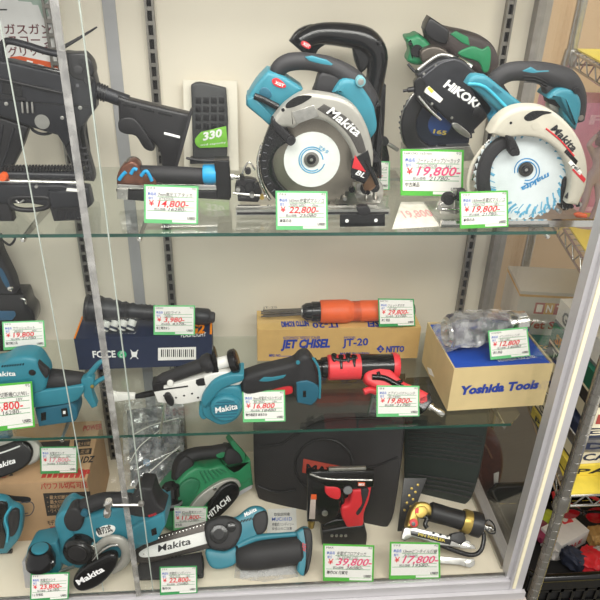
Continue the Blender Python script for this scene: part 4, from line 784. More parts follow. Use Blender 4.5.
n.pl('battery_foot', [(35, 409, 's'), (71, 402, 's'), (77, 407), (78, 416), (75, 421, 's'), (39, 426, 's')], -.035, .012, TEALD, .004, 2); n.pl('battery_window', [(61, 409, 's'), (67, 408, 's'), (68, 416, 's'), (62, 417, 's')], .0115, .0135, GLB, .0006, 1); n.pl('battery_window_print', [(63, 411, 's'), (65.5, 411, 's'), (65.5, 414, 's'), (63, 414, 's')], .0135, .0138, INKW, .0001, 1)
n.pl('battery_slot', [(41, 413, 's'), (46, 412, 's'), (46, 420, 's'), (41, 421, 's')], .0115, .013, GLB, .0006, 1)
# lower shelf cards
card('small green edged card priced 19,800 with bold red figures at the left edge', (2, 322), (44, 320.5), (46, 347), (3.5, 350.5), '19,800', '21780', 'クラッシュカット', 'JR001', '40V', 'マキタ', '箱付極上品', Y=.09, g=CARDG)
card('price card cut off by the left edge, before the light teal saw', (-22, 386), (32, 381.5), (35, 427), (-22, 434), '14,800-', '16280-', '小型切断機CU1901-', '', '18V', 'マキタ', '', Z=Z2, lift=.012, g=CARDG2)
card('card with red 3,980 hanging in front of the flashlight on the navy carton', (153.5, 305.5), (195, 305.5), (195, 335), (153.5, 335), '3,980-', '4378-', 'LEDライト', 'NEBO', '', 'NEBO', '単三電池なし', Z=ZF, lift=.002, lean=3)
card('dark green edged card with red 29,800 at the right end of the kraft carton', (378, 298.5), (414, 299), (415.5, 326), (379, 327), '29,800-', '32780-', 'ジェットタガネ', 'JT-20', '', 'NITTO', '未使用品', Z=ZN, lift=.006, lean=3, g=CARDG3)
card('tilted card with red 12,800 leaning on the film wrapped tool in the tray box', (488, 331), (527.5, 327), (530.5, 356), (490.5, 360), '12,800', '14080', 'インパクトレンチ', 'YK-180', '', 'YOSHIDA', '未使用品', Z=Z2+YH-.003, lift=.01, lean=6, yaw=yw)
card('green edged card with red 16,800 leaning before the belt sander grip', (242, 391), (285, 390), (285.5, 421.5), (243, 422.5), '16,800', '18480', '9mm充電式ベルトサンダ', 'BS180D', '18V', 'マキタ', '動作確認済 本体のみ', Z=Z2, lift=.01, lean=8)
card('green edged card with red 19,800 leaning before the red impact wrench', (376.5, 385.5), (419.5, 386), (419.5, 416.5), (376.5, 417), '19,800-', '21780', 'エアインパクトレンチ', 'SI-1490', '', 'SI', '', Z=Z2, lift=.01)
def yaw_of(a, b, z):
    A = onZ(a[0], a[1], z); B = onZ(b[0], b[1], z); return math.degrees(math.atan2(B.y-A.y, B.x-A.x))
# ================================================================== bottom of the case
REDP = mat('red_carton_print', '#B5322C', .7, var=.06)
t, f, top, side, left, w_, h_ = carton('tool_carton', 'brown cardboard tool carton with red and black printing at the bottom left', (-40, 545), (97, 536), (-40, 487), .20, 0.0005, KRAFT3)
bx = walls(f, w_, h_, .2)
t.add('carton_body', bx(0, w_, 0, h_, 0, .2), KRAFT3); t.add('top_flap', bx(.0005, w_-.0005, h_, h_+.001, .0005, .098), KRAFT3); t.add('top_flap', bx(.0005, w_-.0005, h_, h_+.001, .1, .199), KRAFT3)
t.text('パワフル切断可能', (41, 489), (88, 487), 5, .0006, REDP, .02)
pb = poly(t, 'black_panel', [(43, 493.5), (90, 491.5), (93, 513), (47, 516)], 0, .0006, mat('black_panel_print', '#2E2A28', .7), .0001)
for k_, tx_ in enumerate(('・最大切断能力50mm', '・最大切断深さ50mm', '・無段変速搭載', '・ワイド')): t.text(tx_, (47+k_*.6, 499+k_*4.6), (47+len(tx_)*3.4, 498+k_*4.5), 2.9, .0008, KRAFT3, .01, 0, pb)
t.text('モデル', (48, 525), (58, 524.4), 4, .0006, INK, .02); poly(t, 'red_panel', [(50, 527), (64, 526), (65, 531), (51, 532)], 0, .0006, REDP, .0001); t.text('マキタ', (50, 541), (66, 540), 6.5, .0006, REDP, .04)
poly(t, 'tool_drawing', [(0, 494), (14, 496), (28, 497), (31, 500), (27, 503), (16, 501), (0, 501)], 0, .0006, INK, .0001, 3); t.tube('tool_drawing_line', [(20, 503, .0004), (31, 502, .0004), (34, 508, .0004), (30, 515, .0004), (22, 516, .0004)], .5, INKG); t.tube('tool_drawing_line', [(8, 503, .0004), (18, 507, .0004), (20, 514, .0004), (28, 513, .0004)], .5, INKG)
tt = lambda s, a, b, h, m, bold=.03, sh=0: t.text(s, a, b, h, .0014, m, bold, sh, None, 'top_lettering', top)
tt('1DZ', (80, 463), (94, 462), 6, INK, .03, .2); 
for k_ in range(8): t.add('red_stripe_print', quad(top, [(44+k_*5.6, 470), (48+k_*5.6, 469.8), (45.5+k_*5.6, 477.5), (41+k_*5.6, 478)], .0011, .0014, .0001, 1), REDP)
tt('makita', (49, 476), (90, 473.5), 6, REDP, .03, .2)
for a_ in ([(74, 440), (91, 439), (90, 446), (74, 447)], [(77, 449), (92, 448), (91, 454), (77, 455)], [(40, 442), (70, 440), (69, 449), (39, 451)]): t.add('black_panel', quad(top, a_, .0011, .0014, .0001, 1), MC['black_panel_print'])
tt('最大切断', (77, 446), (90, 445), 3, KRAFT3, 0); tt('変速', (80, 453.5), (89, 453), 3, KRAFT3, 0); tt('POWER', (83, 431), (102, 429), 5, REDP, .03); tt('▲', (9, 476), (13, 475.5), 4, INK); tt('CU', (1, 478), (6, 477.7), 4, REDP)
ZC = h_+.0015
# black belt cover tool on the carton
n = T('bandsaw_head', 'black and silver belt tool with white lettering lying on the brown carton', 'power tool', (14, 479), Z=ZC, lean=35)
n.pl('silver_housing', [(-25, 436, 's'), (22, 437), (37, 441), (42, 450), (38, 460), (30, 465, 's'), (-25, 470, 's')], .0, .02, CAST, .006)
cv = n.pl('belt_cover', [(-25, 452, 's'), (0, 446), (18, 440), (29, 443), (33, 452), (29, 463), (18, 471), (0, 478), (-25, 486, 's')], .004, .03, GLB, .006)
n.tube('cover_edge', [(-20, 459, .0305), (4, 452, .0305), (20, 446, .0305)], .8, INKW, cv); n.text('Makita', (-8, 470.5), (16, 462.5), 5.2, .0305, INKW, .022, .2)
n.pl('teal_block', [(-25, 430, 's'), (8, 430, 's'), (10, 438, 's'), (-25, 440, 's')], .0, .03, TEALD, .004)
card('faded pink 17,800 card standing on the brown carton top', (40, 447), (77.5, 446.5), (77.5, 473), (40.5, 474), '17,800-', '19580-', '充電式カンナ', 'KP180DZ', '18V', 'マキタ', '', Z=ZC, g=CARDG3, ink=mat('faded_marker', '#E58A97', .6), lift=.002)
# small teal tool left
n = T('teal_battery_tool', 'small teal and black tool half out of frame in front of the brown carton', 'power tool', (8, 553), Z=.001)
n.pl('outer_shell', [(-25, 497, 's'), (0, 498), (8, 501, 's'), (12, 505), (19, 508), (23, 513), (23, 526), (20, 537), (13, 546), (8, 552, 's'), (-25, 554, 's')], -.006, .018, TEAL, .007)
n.pl('dark_core', [(-25, 501, 's'), (2, 502), (8, 508), (3, 522), (6, 535), (4, 548, 's'), (-25, 550, 's')], .01, .0215, GLB, .003); n.pl('rubber_pad', [(12, 510), (19, 512), (19, 524), (15, 534), (10, 536), (9, 526), (8, 518)], .012, .0215, RUB, .002)
n.tube('shell_edge', [(11, 507, .022), (5, 518, .022), (8, 530, .022), (7, 542, .022)], 1.2, MC['light_teal']); n.rod('base_plate', (-20, 552, 0), (12, 551, 0), [(0, 2.5), (1, 2.5)], BLK)
# teal planer
n = T('teal_planer', 'teal cordless planer with round front knob and black belt cover, bottom left', 'planer', (95, 588), Z=.002, lean=8, yaw=-4)
n.pl('front_sole', [(22, 562, 's'), (30, 560, 's'), (34, 592, 's'), (26, 592, 's')], -.03, .0, ALU, .001, 1)
n.pl('front_base', [(27, 562, 's'), (28, 548), (36, 545, 's'), (57, 541, 's'), (62, 558), (60, 572, 's'), (48, 575), (33, 572, 's')], -.05, .006, TEAL, .005)
bd = n.pl('planer_body', [(56, 524), (57, 514), (66, 508), (76, 512), (90, 514), (112, 507), (140, 502), (158, 504), (165, 510, 's'), (164, 523), (159, 535), (140, 546), (122, 556), (96, 566), (72, 566), (59, 560, 's'), (60, 543)], -.06, .004, TEAL, .009, 4)
n.pl('front_column', [(55, 524), (58, 514), (67, 509), (76, 514), (74, 530), (78, 546, 's'), (62, 552, 's'), (60, 538)], -.04, .012, TEAL, .008)
hd = n.tube('grip', [(71, 524, -.01), (74, 513, -.01), (86, 506, -.01), (104, 500, -.01), (124, 500, -.01), (142, 503, -.01)], [5, 7.5, 8, 7.5, 7.5, 8], RUB, flat=1.1)
n.pl('grip_front', [(64, 516), (70, 508), (78, 508), (84, 518), (80, 529), (70, 530), (65, 524)], -.02, .014, RUB, .005); n.disc('grip_bolt', (84, 514), 3.6, .004, .014, TEALD)
n.pl('rear_rubber', [(131, 500, 's'), (139, 487), (152, 488, 's'), (157, 502), (165, 509, 's'), (160, 516), (140, 516), (128, 512)], -.045, .008, RUB, .005)
n.pl('battery_rail', [(132, 527), (150, 518), (165, 511, 's'), (166, 524, 's'), (158, 539, 's'), (140, 545), (130, 540)], -.06, .014, TEAL, .005); n.pl('battery_slot', [(151, 530, 's'), (156, 527.5, 's'), (157, 534, 's'), (152, 536, 's')], .0135, .0155, GLB, .0006, 1); n.text('BRUSHLESS', (149, 517), (157, 514.5), 2.2, .0155, RED, .03)
n.pl('oval_sticker', [(96, 532), (101, 527), (109, 525), (115, 527), (114, 532), (107, 536), (99, 537)], .0035, .0052, PAPER, .0004); n.text('替刃式', (98, 534.5), (113, 530.5), 5.4, .0055, INK, .03, .1)
n.rod('depth_knob', (41, 564, .026), (40, 549, .026), [(0, 14), (.4, 14), (.5, 13), (.9, 11), (1, 10)], GLB); n.rod('knob_cap', (40, 549, .026), (40, 547.6, .026), [(0, 8), (.8, 8), (1, 7)], TEAL)
for k_ in range(9):
    a_ = math.radians(200+k_*17.5); n.disc('dial_mark', (40.8+12.4*math.cos(a_), 561-4*math.sin(a_)), .8, .044-.012*abs(math.cos(a_))**2, .0465-.012*abs(math.cos(a_))**2, INKW, seg=10)
n.disc('front_hub', (77, 555), 15.5, .0, .03, GLB, [(0, 1), (.6, 1), (.85, .93), (1, .8)])
n.disc('hub_face', (77, 554), 9, .03, .031, BLK, [(0, 1), (1, .96)]); n.disc('hub_bolt', (92, 548), 3, .012, .022, CHR)
n.tube('belt_guard_arch', [(92, 562, .01), (98, 548, .012), (108, 540, .014), (120, 541, .014), (127, 550, .014), (124, 562, .012), (112, 571, .01)], [4, 4, 5, 6, 6, 5, 4], CAST, flat=.6)
n.tube('belt_guard_ridge', [(90, 565, .018), (98, 554, .02), (110, 546, .022), (118, 545, .022)], 1.4, CHR)
cv = n.pl('belt_cover', [(74, 577), (84, 566), (98, 558), (110, 553), (117, 556), (116, 566), (106, 579), (94, 587), (82, 590), (75, 586)], .008, .028, GLB, .006)
n.text('Makita', (78.5, 585), (105, 570.5), 5.5, .0285, INKW, .03, .12)
n.rod('edge_guide_pin', (60, 572, .004), (75, 566, .004), [(0, 2), (1, 2)], SIL)
card('green edged card priced 23,800 in front of the round planer knob', (30.5, 574), (69.5, 572.5), (68.5, 599), (30, 602), '23,800-', '26180-', '充電式カンナ', 'KP180D', '', 'マキタ', '1ヶ月保証', Z=0, g=CARDG3)
# film bag with dark case
n = T('bagged_case', 'dark case sealed in crinkled clear film leaning on the back panel', 'bag', (132, 489), Z=.03, lean=22, yaw=22)
n.pl('case_body', [(128, 412, 's'), (178, 404, 's'), (181, 458, 's'), (166, 478), (132, 486, 's')], -.02, .004, mat('slate_plastic', '#3F4450', .5), .004, 2)
for k_ in range(3): n.tube('case_rib', [(132, 424+k_*17, .006), (176, 416+k_*17, .006)], 1.0, GREY)
n.tube('chrome_part', [(135, 470, .012), (150, 462, .012), (172, 452, .012), (180, 450, .012)], 1.8, CHR); n.disc('blue_cap', (147, 463), 3.4, .008, .016, mat('ice_blue', '#8FB6D8', .4))
film(n, 'film_sheet', [[(124, 404, .006), (140, 398, .014), (160, 395, .012), (182, 396, .006)], [(123, 425, .012), (140, 420, .022), (162, 416, .02), (184, 415, .008)], [(123, 450, .012), (142, 446, .024), (164, 440, .024), (184, 438, .01)], [(125, 474, .014), (144, 470, .026), (165, 464, .024), (184, 460, .012)], [(128, 492, .02), (146, 488, .03), (164, 482, .03), (180, 474, .02)]], BAG, .009, 3)
for a_, b_, c_ in (((128, 438), (150, 426), (178, 418)), ((136, 486), (152, 470), (180, 446)), ((130, 462), (140, 446), (160, 430))): n.tube('film_highlight', [(a_[0], a_[1], .024), (b_[0], b_[1], .03), (c_[0], c_[1], .022)], .6, WHT)  # white streaks modelled as painted highlights on the crinkled film
# green planer
n = T('green_planer', 'green and black planer with white lettering and silver belt trim, bottom centre left', 'planer', (195, 527), Z=.002, lean=16, yaw=20)
n.pl('sole_plate', [(225, 499, 's'), (252, 484, 's'), (252, 488, 's'), (228, 503, 's')], -.06, .0, ALU, .001, 1)
n.pl('body', [(162, 503), (166, 494), (177, 481), (187, 471), (197, 466), (208, 467), (222, 464), (233, 470), (244, 462), (250, 459, 's'), (253, 484, 's'), (239, 491), (215, 505), (198, 513), (184, 526), (170, 530), (162, 522)], -.07, .004, GRN, .008, 4)
for k_ in range(6): n.tube('body_rib', [(200+k_*4, 471-k_*.4, .0045), (206+k_*4, 483-k_*2.2, .005)], .7, GRND, sm=1)
n.pl('side_slope', [(178, 488), (190, 478), (200, 482), (196, 494), (184, 508), (174, 508)], -.01, .012, GRND, .004)
n.tube('grip', [(178, 478, -.03), (181, 464, -.03), (192, 455, -.03), (212, 452, -.03), (232, 450, -.03), (240, 458, -.03)], [7, 8, 7, 6.5, 7, 7], RUB, flat=1.1); n.pl('grip_front', [(174, 479), (177, 464), (186, 456), (194, 462), (188, 474), (180, 482)], -.045, -.008, RUB, .006)
n.pl('grip_insert', [(216, 455, 's'), (222, 452), (227, 453, 's'), (224, 457), (218, 458)], -.02, -.012, GRN, .001, 2)
n.pl('tail_fin', [(230, 443, 's'), (233, 439, 's'), (245, 453, 's'), (245, 462, 's'), (240, 460, 's')], -.05, -.01, GRN, .003, 1); n.pl('tail_rubber', [(228, 448), (238, 452), (243, 462), (240, 472), (230, 470), (224, 460)], -.05, -.006, RUB, .005)
n.pl('battery_rail', [(224, 462), (234, 470), (244, 463), (250, 459, 's'), (252, 476, 's'), (242, 484), (234, 480)], -.06, .006, GRN, .004)
n.pl('silver_trim', [(186, 513, 's'), (198, 497), (214, 485), (228, 479), (238, 480), (241, 486, 's'), (236, 488), (226, 487), (214, 495), (202, 508), (196, 518, 's')], .0, .014, CAST, .003)
n.disc('trim_pin', (215, 489), 1.8, .012, .018, CHR)
n.pl('belt_cover', [(206, 514), (211, 502), (220, 488), (231, 482), (238, 485), (239, 494), (230, 506), (216, 519), (208, 522)], .0, .024, GLB, .005)
n.text('HITACHI', (209, 519), (231.5, 499.5), 5.6, .0245, INKW, .022, .15)
n.rod('depth_knob', (172, 506, .0), (171, 484, -.002), [(0, 10), (.15, 10.5), (.3, 10.5), (.32, 7.5), (.45, 7.5), (.5, 9), (.9, 9), (1, 7)], GLB)
n.rod('knob_ring', (171.8, 502.5, .0), (171.7, 500, 0), [(0, 10.8), (1, 10.8)], GREY)
n.pl('front_base', [(160, 502, 's'), (176, 500, 's'), (180, 524, 's'), (162, 528, 's')], -.05, .008, GRN, .004, 2)
card('small card priced 11,800 leaning on the front of the green planer', (173, 506.5), (207.5, 507), (207, 527), (173.5, 531), '11,800-', '12980-', '82mm電気カンナ', 'FP20SA', '', '日立', '中古品', Y=.085, g=CARDG)
# chainsaw
n = T('mini_chainsaw', 'mini teal chainsaw with white guide bar lying at the bottom front', 'chainsaw', (260, 577), Z=.004, lean=45)
n.pl('chain', [(132, 557, 's'), (134, 549), (143, 541), (160, 535), (207, 521, 's'), (212, 548, 's'), (160, 560), (144, 563), (135, 562)], .006, .0135, mat('oily_chain', '#3A3532', .35, metal=.6, var=.3, scale=300), .002)
for k_ in range(20):
    u_ = 141+k_*3.5; n.disc('chain_rivet', (u_, 543.2-k_*1.02+(1.5 if k_ == 0 else 0)), .75, .0125, .0145, CHR, seg=8)
for k_ in range(16):
    u_ = 146+k_*3.8; v_ = 561-k_*.78; n.pl('chain_tooth', [(u_, v_, 's'), (u_+2.4, v_-.4, 's'), (u_+1.6, v_+1.8, 's')], .008, .012, SIL, .0003, 1)
br = n.pl('guide_bar', [(139, 553), (146, 548), (160, 543), (206, 531, 's'), (209, 543, 's'), (168, 554), (150, 557), (141, 557)], .008, .0155, mat('white_bar', '#E9E8E4', .4, var=.02), .0006); n.disc('bar_tip_pin', (144, 554), 1, .015, .0165, SIL, parent=br)
n.text('Makita', (158, 552), (191, 544), 6.5, .016, INK, .015, .12)
n.pl('sprocket_body', [(205, 524), (214, 518), (226, 516), (240, 521), (242, 532), (236, 545), (226, 550), (212, 549), (206, 540)], -.01, .03, RUB, .008); n.disc('sprocket_knob', (219, 534), 9, .026, .036, GLB); n.disc('knob_face', (219, 534), 5, .036, .037, RUB); n.disc('lock_knob', (231, 527), 5, .024, .034, GLB)
n.pl('teal_housing', [(222, 519), (236, 517), (248, 508), (258, 506), (266, 510), (267, 519), (260, 530), (256, 540), (242, 545), (232, 545), (238, 532), (232, 522)], -.02, .024, TEAL, .008)
n.pl('teal_underside', [(206, 549), (224, 551), (235, 546, 's'), (240, 556), (232, 566), (216, 569), (208, 563)], -.01, .022, TEAL, .006)
n.pl('rear_cap', [(254, 514), (264, 510), (268, 516), (267, 528), (262, 534), (256, 534), (252, 524)], -.02, .026, RUB, .006); n.text('Makita', (245, 517), (257, 510.5), 4, .0245, INKW, .022, .2)
for k_ in range(5): n.tube('vent_slot', [(240+k_*3, 523-k_*.8, .0245), (242.4+k_*3, 520-k_*.8, .0245)], .6, GLB, sm=1)
n.rod('grip', (236, 557, .006), (302, 549, .006), [(0, 9), (.06, 13), (.3, 15), (.8, 14.5), (.96, 15), (1, 13)], RUB)
for k_ in range(3): n.tube('grip_groove', [(248, 549+k_*5, .03-.003*k_), (270, 546+k_*5.5, .0315), (292, 545+k_*5, .03)], .6, BLK)
n.tube('teal_spine', [(238, 546, .018), (256, 538, .02), (278, 535.5, .02), (298, 534, .018)], [4, 3.4, 2.6, 2.6], TEAL)
n.pl('battery_foot', [(296, 532, 's'), (305, 527), (311, 531), (311.5, 548), (309, 567), (303, 576), (297, 571, 's'), (299, 552)], -.02, .03, TEAL, .005); n.pl('foot_rubber', [(303, 528, 's'), (311, 530), (312.5, 548), (309, 569), (304, 576, 's'), (306, 552)], -.022, .033, RUB, .004); n.text('XGT', (305.5, 552), (306.2, 543), 3.5, .0335, RED, .03)
n = T('blade_sheath', 'flat black plastic blade sheath lying under the chainsaw guide bar', 'sheath', (170, 590), Z=.001, lean=72)
n.pl('sheath_body', [(140, 562, 's'), (202, 552, 's'), (204, 574), (202, 578, 's'), (139, 580, 's'), (136, 570)], -.0, .008, RUB, .003); n.tube('sheath_loop', [(196, 574, .006), (201, 577, .006), (203, 566, .006), (202, 556, .006)], 1.2, GLB)
card('card with red 22,800 in front of the black blade sheath', (159.5, 567), (197, 566), (197.5, 593), (160, 595.5), '22,800-', '25080-', '充電式ハンディソー', 'MUC101D', '18V', 'マキタ', '動作OK', Z=0, g=CARDG3)
def sheet(name, label, cat, px, z, m, txt=()):
    t = T(name, label, cat, px[-1], Z=z, frame=None); fl = Frame(t.fr.O, ex=(1, 0, 0), up=(0, 1, 0)); t.fr = fl
    t.add('sheet', quad(fl, px, -.0004, .0004, .0001, 1), m)
    for s, a, b, h, mm in txt: t.text(s, a, b, h, .0005, mm, .01)
    return t
sheet('instruction_sheet', 'folded white instruction sheet with small print behind the chainsaw', 'paper', [(268, 509), (296, 508), (297, 532), (267, 534)], .001, PAPER, [('取扱説明書', (274, 516), (290, 515.6), 2.5, INKG), ('MUC101D', (272, 521), (292, 520.6), 3.4, INKB), ('充電式ハンディソー', (272, 526), (294, 525.6), 2.5, INKG), ('安全上のご注意', (272, 530), (292, 529.6), 2.2, INKG)])
n = T('plastic_bag', 'flat clear plastic bag with papers under the chainsaw grip', 'bag', (265, 582), Z=.002)
n.fr = Frame(n.fr.O, ex=(1, 0, 0), up=(0, 1, 0)); n.add('inner_paper', quad(n.fr, [(240, 563), (292, 560), (296, 574), (240, 578)], -.0008, .0002, .0001, 1), PAPER)
film(n, 'bag_film', [[(236, 562, .001), (262, 560, .004), (296, 558, .001)], [(234, 578, .001), (264, 582, .005), (298, 577, .001)]], BAG, .002, 5)
# black blow moulded case
n = T('black_tool_case', 'large black moulded tool case with red plate leaning on the back panel', 'tool case', (258, 500), Z=.002, lean=15, yaw=yaw_of((258, 500), (388, 527), 0))
cs = n.pl('case_shell', [(253, 384, 's'), (404, 380, 's'), (404, 432), (400, 470), (394, 512), (388, 526, 's'), (372, 527), (320, 514), (266, 501), (257, 492), (254, 470)], -.055, .0, mat('black_case_plastic', '#262426', .55, var=.12, bump=.3), .006)
n.tube('emblem_ring', [(324+29*math.cos(a_*math.pi/12), 466+27*math.sin(a_*math.pi/12), .001) for a_ in range(24)], 1.4, BLK, cs, 2, closed=True)
n.tube('case_ridge', [(258, 446, .001), (280, 444, .001), (300, 432, .001), (330, 420, .001), (400, 418, .001)], 1.3, BLK, cs)
n.tube('case_ridge', [(352, 470, .001), (376, 466, .001), (398, 457, .001)], 1.2, BLK, cs); n.tube('case_ridge', [(258, 486, .001), (275, 492, .001), (296, 490, .001)], 1.2, BLK, cs)
n.pl('red_plate', [(303.5, 459, 's'), (343, 467, 's'), (340, 480, 's'), (302, 472.5, 's')], .0, .003, mat('dull_red_plate', '#A53A2A', .6), .0006, 1, cs); n.text('MAX', (306, 472.5), (338, 478), 8.5, .0033, GLB, .05)
# second case
n = T('green_black_case', 'dark green-black ribbed tool case leaning in the rear right corner', 'tool case', (404, 489), Z=.002, lean=11, yaw=yaw_of((404, 489), (466, 504), 0))
cs = n.pl('case_shell', [(404, 384, 's'), (494, 380, 's'), (488, 425), (480, 470), (472, 496), (465, 504, 's'), (430, 496), (404, 488, 's')], -.05, .0, mat('green_black_plastic', '#1F2A28', .5, var=.1), .006)
for k_ in range(7): n.tube('case_rib', [(408, 432+k_*4, .001), (440, 433.5+k_*4.2, .001), (483-k_*.8, 437+k_*4.6, .001)], .8, BLK, cs)
for k_ in range(4): n.tube('case_rib', [(408, 474+k_*4, .001), (440, 478+k_*4.4, .001), (474-k_, 484+k_*4.6, .001)], .9, BLK, cs)
# stapler
n = T('cordless_stapler', 'red and black cordless stapler standing in front of the black case', 'stapler', (345, 541), Z=.002, lean=6)
n.pl('top_head', [(309, 473, 's'), (312, 471, 's'), (374, 470, 's'), (374, 486, 's'), (352, 489), (328, 487, 's'), (308, 478, 's')], .002, .014, GLB, .004, 2)
n.pl('top_bar', [(329, 468.5, 's'), (366, 467.5, 's'), (366, 470, 's'), (329, 471, 's')], .01, .018, SIL, .0006, 1); n.tube('chrome_line', [(310, 474, .0145), (328, 479, .0145), (372, 480, .0145)], 1.0, CHR)
n.pl('orange_badge', [(358, 482.5, 's'), (365, 482.5, 's'), (365, 486, 's'), (358, 486, 's')], .0135, .015, ORG, .0003, 1); n.text('MAX', (358.6, 485.4), (364.4, 485.4), 2.2, .0152, INKW, .05)
mg = n.pl('magazine', [(307, 473, 's'), (326, 478), (334, 488), (340, 500), (338, 514), (330, 522, 's'), (321, 524, 's'), (318, 521, 's'), (307, 521, 's')], -.004, .01, GLB, .004, 3)
n.pl('warning_label', [(311, 495, 's'), (316, 495, 's'), (315, 519, 's'), (309, 519, 's')], .0095, .0106, mat('grey_label', '#B9A9A0', .6), .0002, 1, mg); n.pl('orange_label', [(311, 494.5, 's'), (316.5, 494.5, 's'), (316.5, 499.5, 's'), (311, 499.5, 's')], .0104, .0112, ORG, .0002, 1, mg)
n.rod('nose', (311.5, 520, 0), (311, 527, 0), [(0, 4), (1, 3)], BRASS, seg=12); n.disc('magazine_bolt', (325, 514), 3, .008, .014, SIL, parent=mg)
n.pl('red_side', [(325, 486, 's'), (338, 487), (341, 494), (338, 499), (330, 497), (325, 492)], -.01, .0155, RED, .003)
gp = n.pl('grip', [(352, 489, 's'), (371, 487, 's'), (369, 498), (364, 512), (363, 526), (358, 532), (350, 532), (345, 524), (341, 514), (342, 506), (349, 503)], -.016, .014, RED, .006, 3)
n.pl('grip_rubber', [(361, 490), (369, 490), (363, 508), (358, 515), (356, 512), (362, 503)], .008, .0155, RUB, .002, 3, gp); n.disc('dial', (348, 491), 4.4, .01, .018, GREY); n.tube('trigger', [(341, 492, .0), (343, 500, .0), (341, 507, .0)], 2, GLB)
n.pl('hook_arm', [(322, 524, 's'), (336, 519), (350, 520), (350, 528, 's'), (336, 528), (324, 534, 's')], -.01, .012, GLB, .004)
n.pl('battery', [(322, 530, 's'), (344, 526), (364, 524, 's'), (367, 534), (366, 544, 's'), (322, 544, 's')], -.03, .016, BLK, .005, 2)
for k_ in range(4): n.disc('battery_contact', (332+k_*4.6, 536), 1.5, .015, .018, SIL, seg=12)
card('large vivid green card with pink red 39,800 in front of the red stapler', (323, 544), (374.5, 545.5), (373.5, 582), (323, 581), '39,800-', '36080-', '充電式フロアタッカ', 'TJ-35/P4-CFL', '', 'MAX', '動作OK 付属充', Z=0, g=CARDG2, ink=INKP, big=1)
# pin nailer
n = T('gold_pin_nailer', 'black and gold air pin nailer with silver magazine lying at the bottom right', 'nail gun', (440, 571), Z=.004, lean=48)
n.pl('gold_head', [(408, 520), (411, 510), (418, 502), (428, 503), (432, 510), (431, 516, 's'), (423, 512), (418, 517), (419, 525), (414, 528), (407, 527)], -.008, .028, BRASS, .005)
n.pl('gold_inner', [(416, 508), (424, 506), (428, 512), (422, 518), (416, 516)], .02, .03, BRASS, .002)
n.rod('barrel', (429, 511, .008), (468, 522, .008), [(0, 8), (.05, 9.5), (.5, 9), (.95, 9.5), (1, 9.5)], BLK)
n.rod('gold_ring', (462, 520, .008), (471, 523, .008), [(0, 10.8), (.2, 11.4), (.8, 11.4), (1, 10.8)], BRASS); n.rod('rear_cap', (470, 522.5, .008), (482, 526, .008), [(0, 11.2), (.3, 12), (.85, 12), (1, 9)], BLK)
n.rod('air_plug', (481, 526, .008), (494, 530, .008), [(0, 5), (.2, 5), (.25, 3), (.5, 3), (.55, 3.6), (.8, 3.6), (1, 2)], CHR); n.tube('key_ring', [(484, 524, .014), (489, 520, .016), (494, 525, .016), (495, 533, .014), (488, 532, .016)], .8, GLB, closed=True)
n.disc('red_button', (414, 523), 4, .026, .034, REDL); n.disc('red_button_core', (413.5, 524), 2, .034, .0345, GLB); n.pl('red_slider', [(415.5, 508, 's'), (419, 508, 's'), (418.5, 513.5, 's'), (415, 513, 's')], .028, .031, REDL, .0006, 1)
n.tube('trigger', [(420, 516, .02), (427, 518, .022), (425, 524, .022), (427, 528, .022)], 2.2, GLB)
n.pl('magazine', [(404, 528, 's'), (410, 526, 's'), (470, 541, 's'), (471, 549, 's'), (440, 545, 's'), (412, 537, 's'), (405, 541, 's'), (401, 539, 's')], .0, .016, SIL, .002, 1)
n.pl('magazine_dark', [(410, 530, 's'), (452, 540, 's'), (450, 545, 's'), (411, 535, 's')], .014, .018, GLB, .001, 1); n.text('PIN NAILER', (418, 535.5), (445, 542), 2.6, .0183, YEL, .02)
n.tube('black_stand', [(460, 533, .006), (482, 531, .008), (482, 548, .006), (473, 555, .004), (456, 551, .004), (438, 544, .004)], 2.2, GLB)
for k_ in range(3): n.disc('magazine_pin', (434+k_*7, 533+k_*1.6), 1.1, .014, .022, GLB, seg=10)
n.pl('lever_block', [(451, 534, 's'), (462, 532), (466, 540), (461, 545, 's'), (450, 540, 's')], .0, .02, BLK, .002)
n.pl('silver_pusher', [(458, 541, 's'), (474, 545, 's'), (476, 549, 's'), (460, 548, 's')], .01, .018, CHR, .001, 1)
n.pl('nose_rail', [(436, 556, 's'), (474, 559, 's'), (475, 562), (470, 568, 's'), (460, 565), (436, 563, 's')], .0, .01, SIL, .001, 1); n.pl('rail_tip', [(466, 560), (475, 562), (472, 567), (466, 566)], .008, .014, CHR, .001)
n = T('nail_strip_card', 'black perforated strip with brass dots lying behind the gold pin nailer', 'strip', (405, 530), Z=.001, lean=40)
n.pl('strip', [(404, 478, 's'), (427, 478, 's'), (408, 527, 's'), (397, 535, 's')], -.002, .001, mat('strip_black', '#1C1A1B', .4), .0005, 1)
for k_ in range(9): n.disc('brass_dot', (418-(k_ % 2)*5-k_*1.2, 485+k_*3.6), 1.3, .001, .0025, BRASS, seg=10)
card('vivid green card with pink red 17,800 in front of the gold pin nailer', (390, 542), (440, 543), (440.5, 578.5), (389, 579.5), '17,800-', '19580-', '13mmピンネイル打機', 'AF501HA', '', 'マキタ', '', Z=0, g=CARDG2, ink=INKP, big=1)
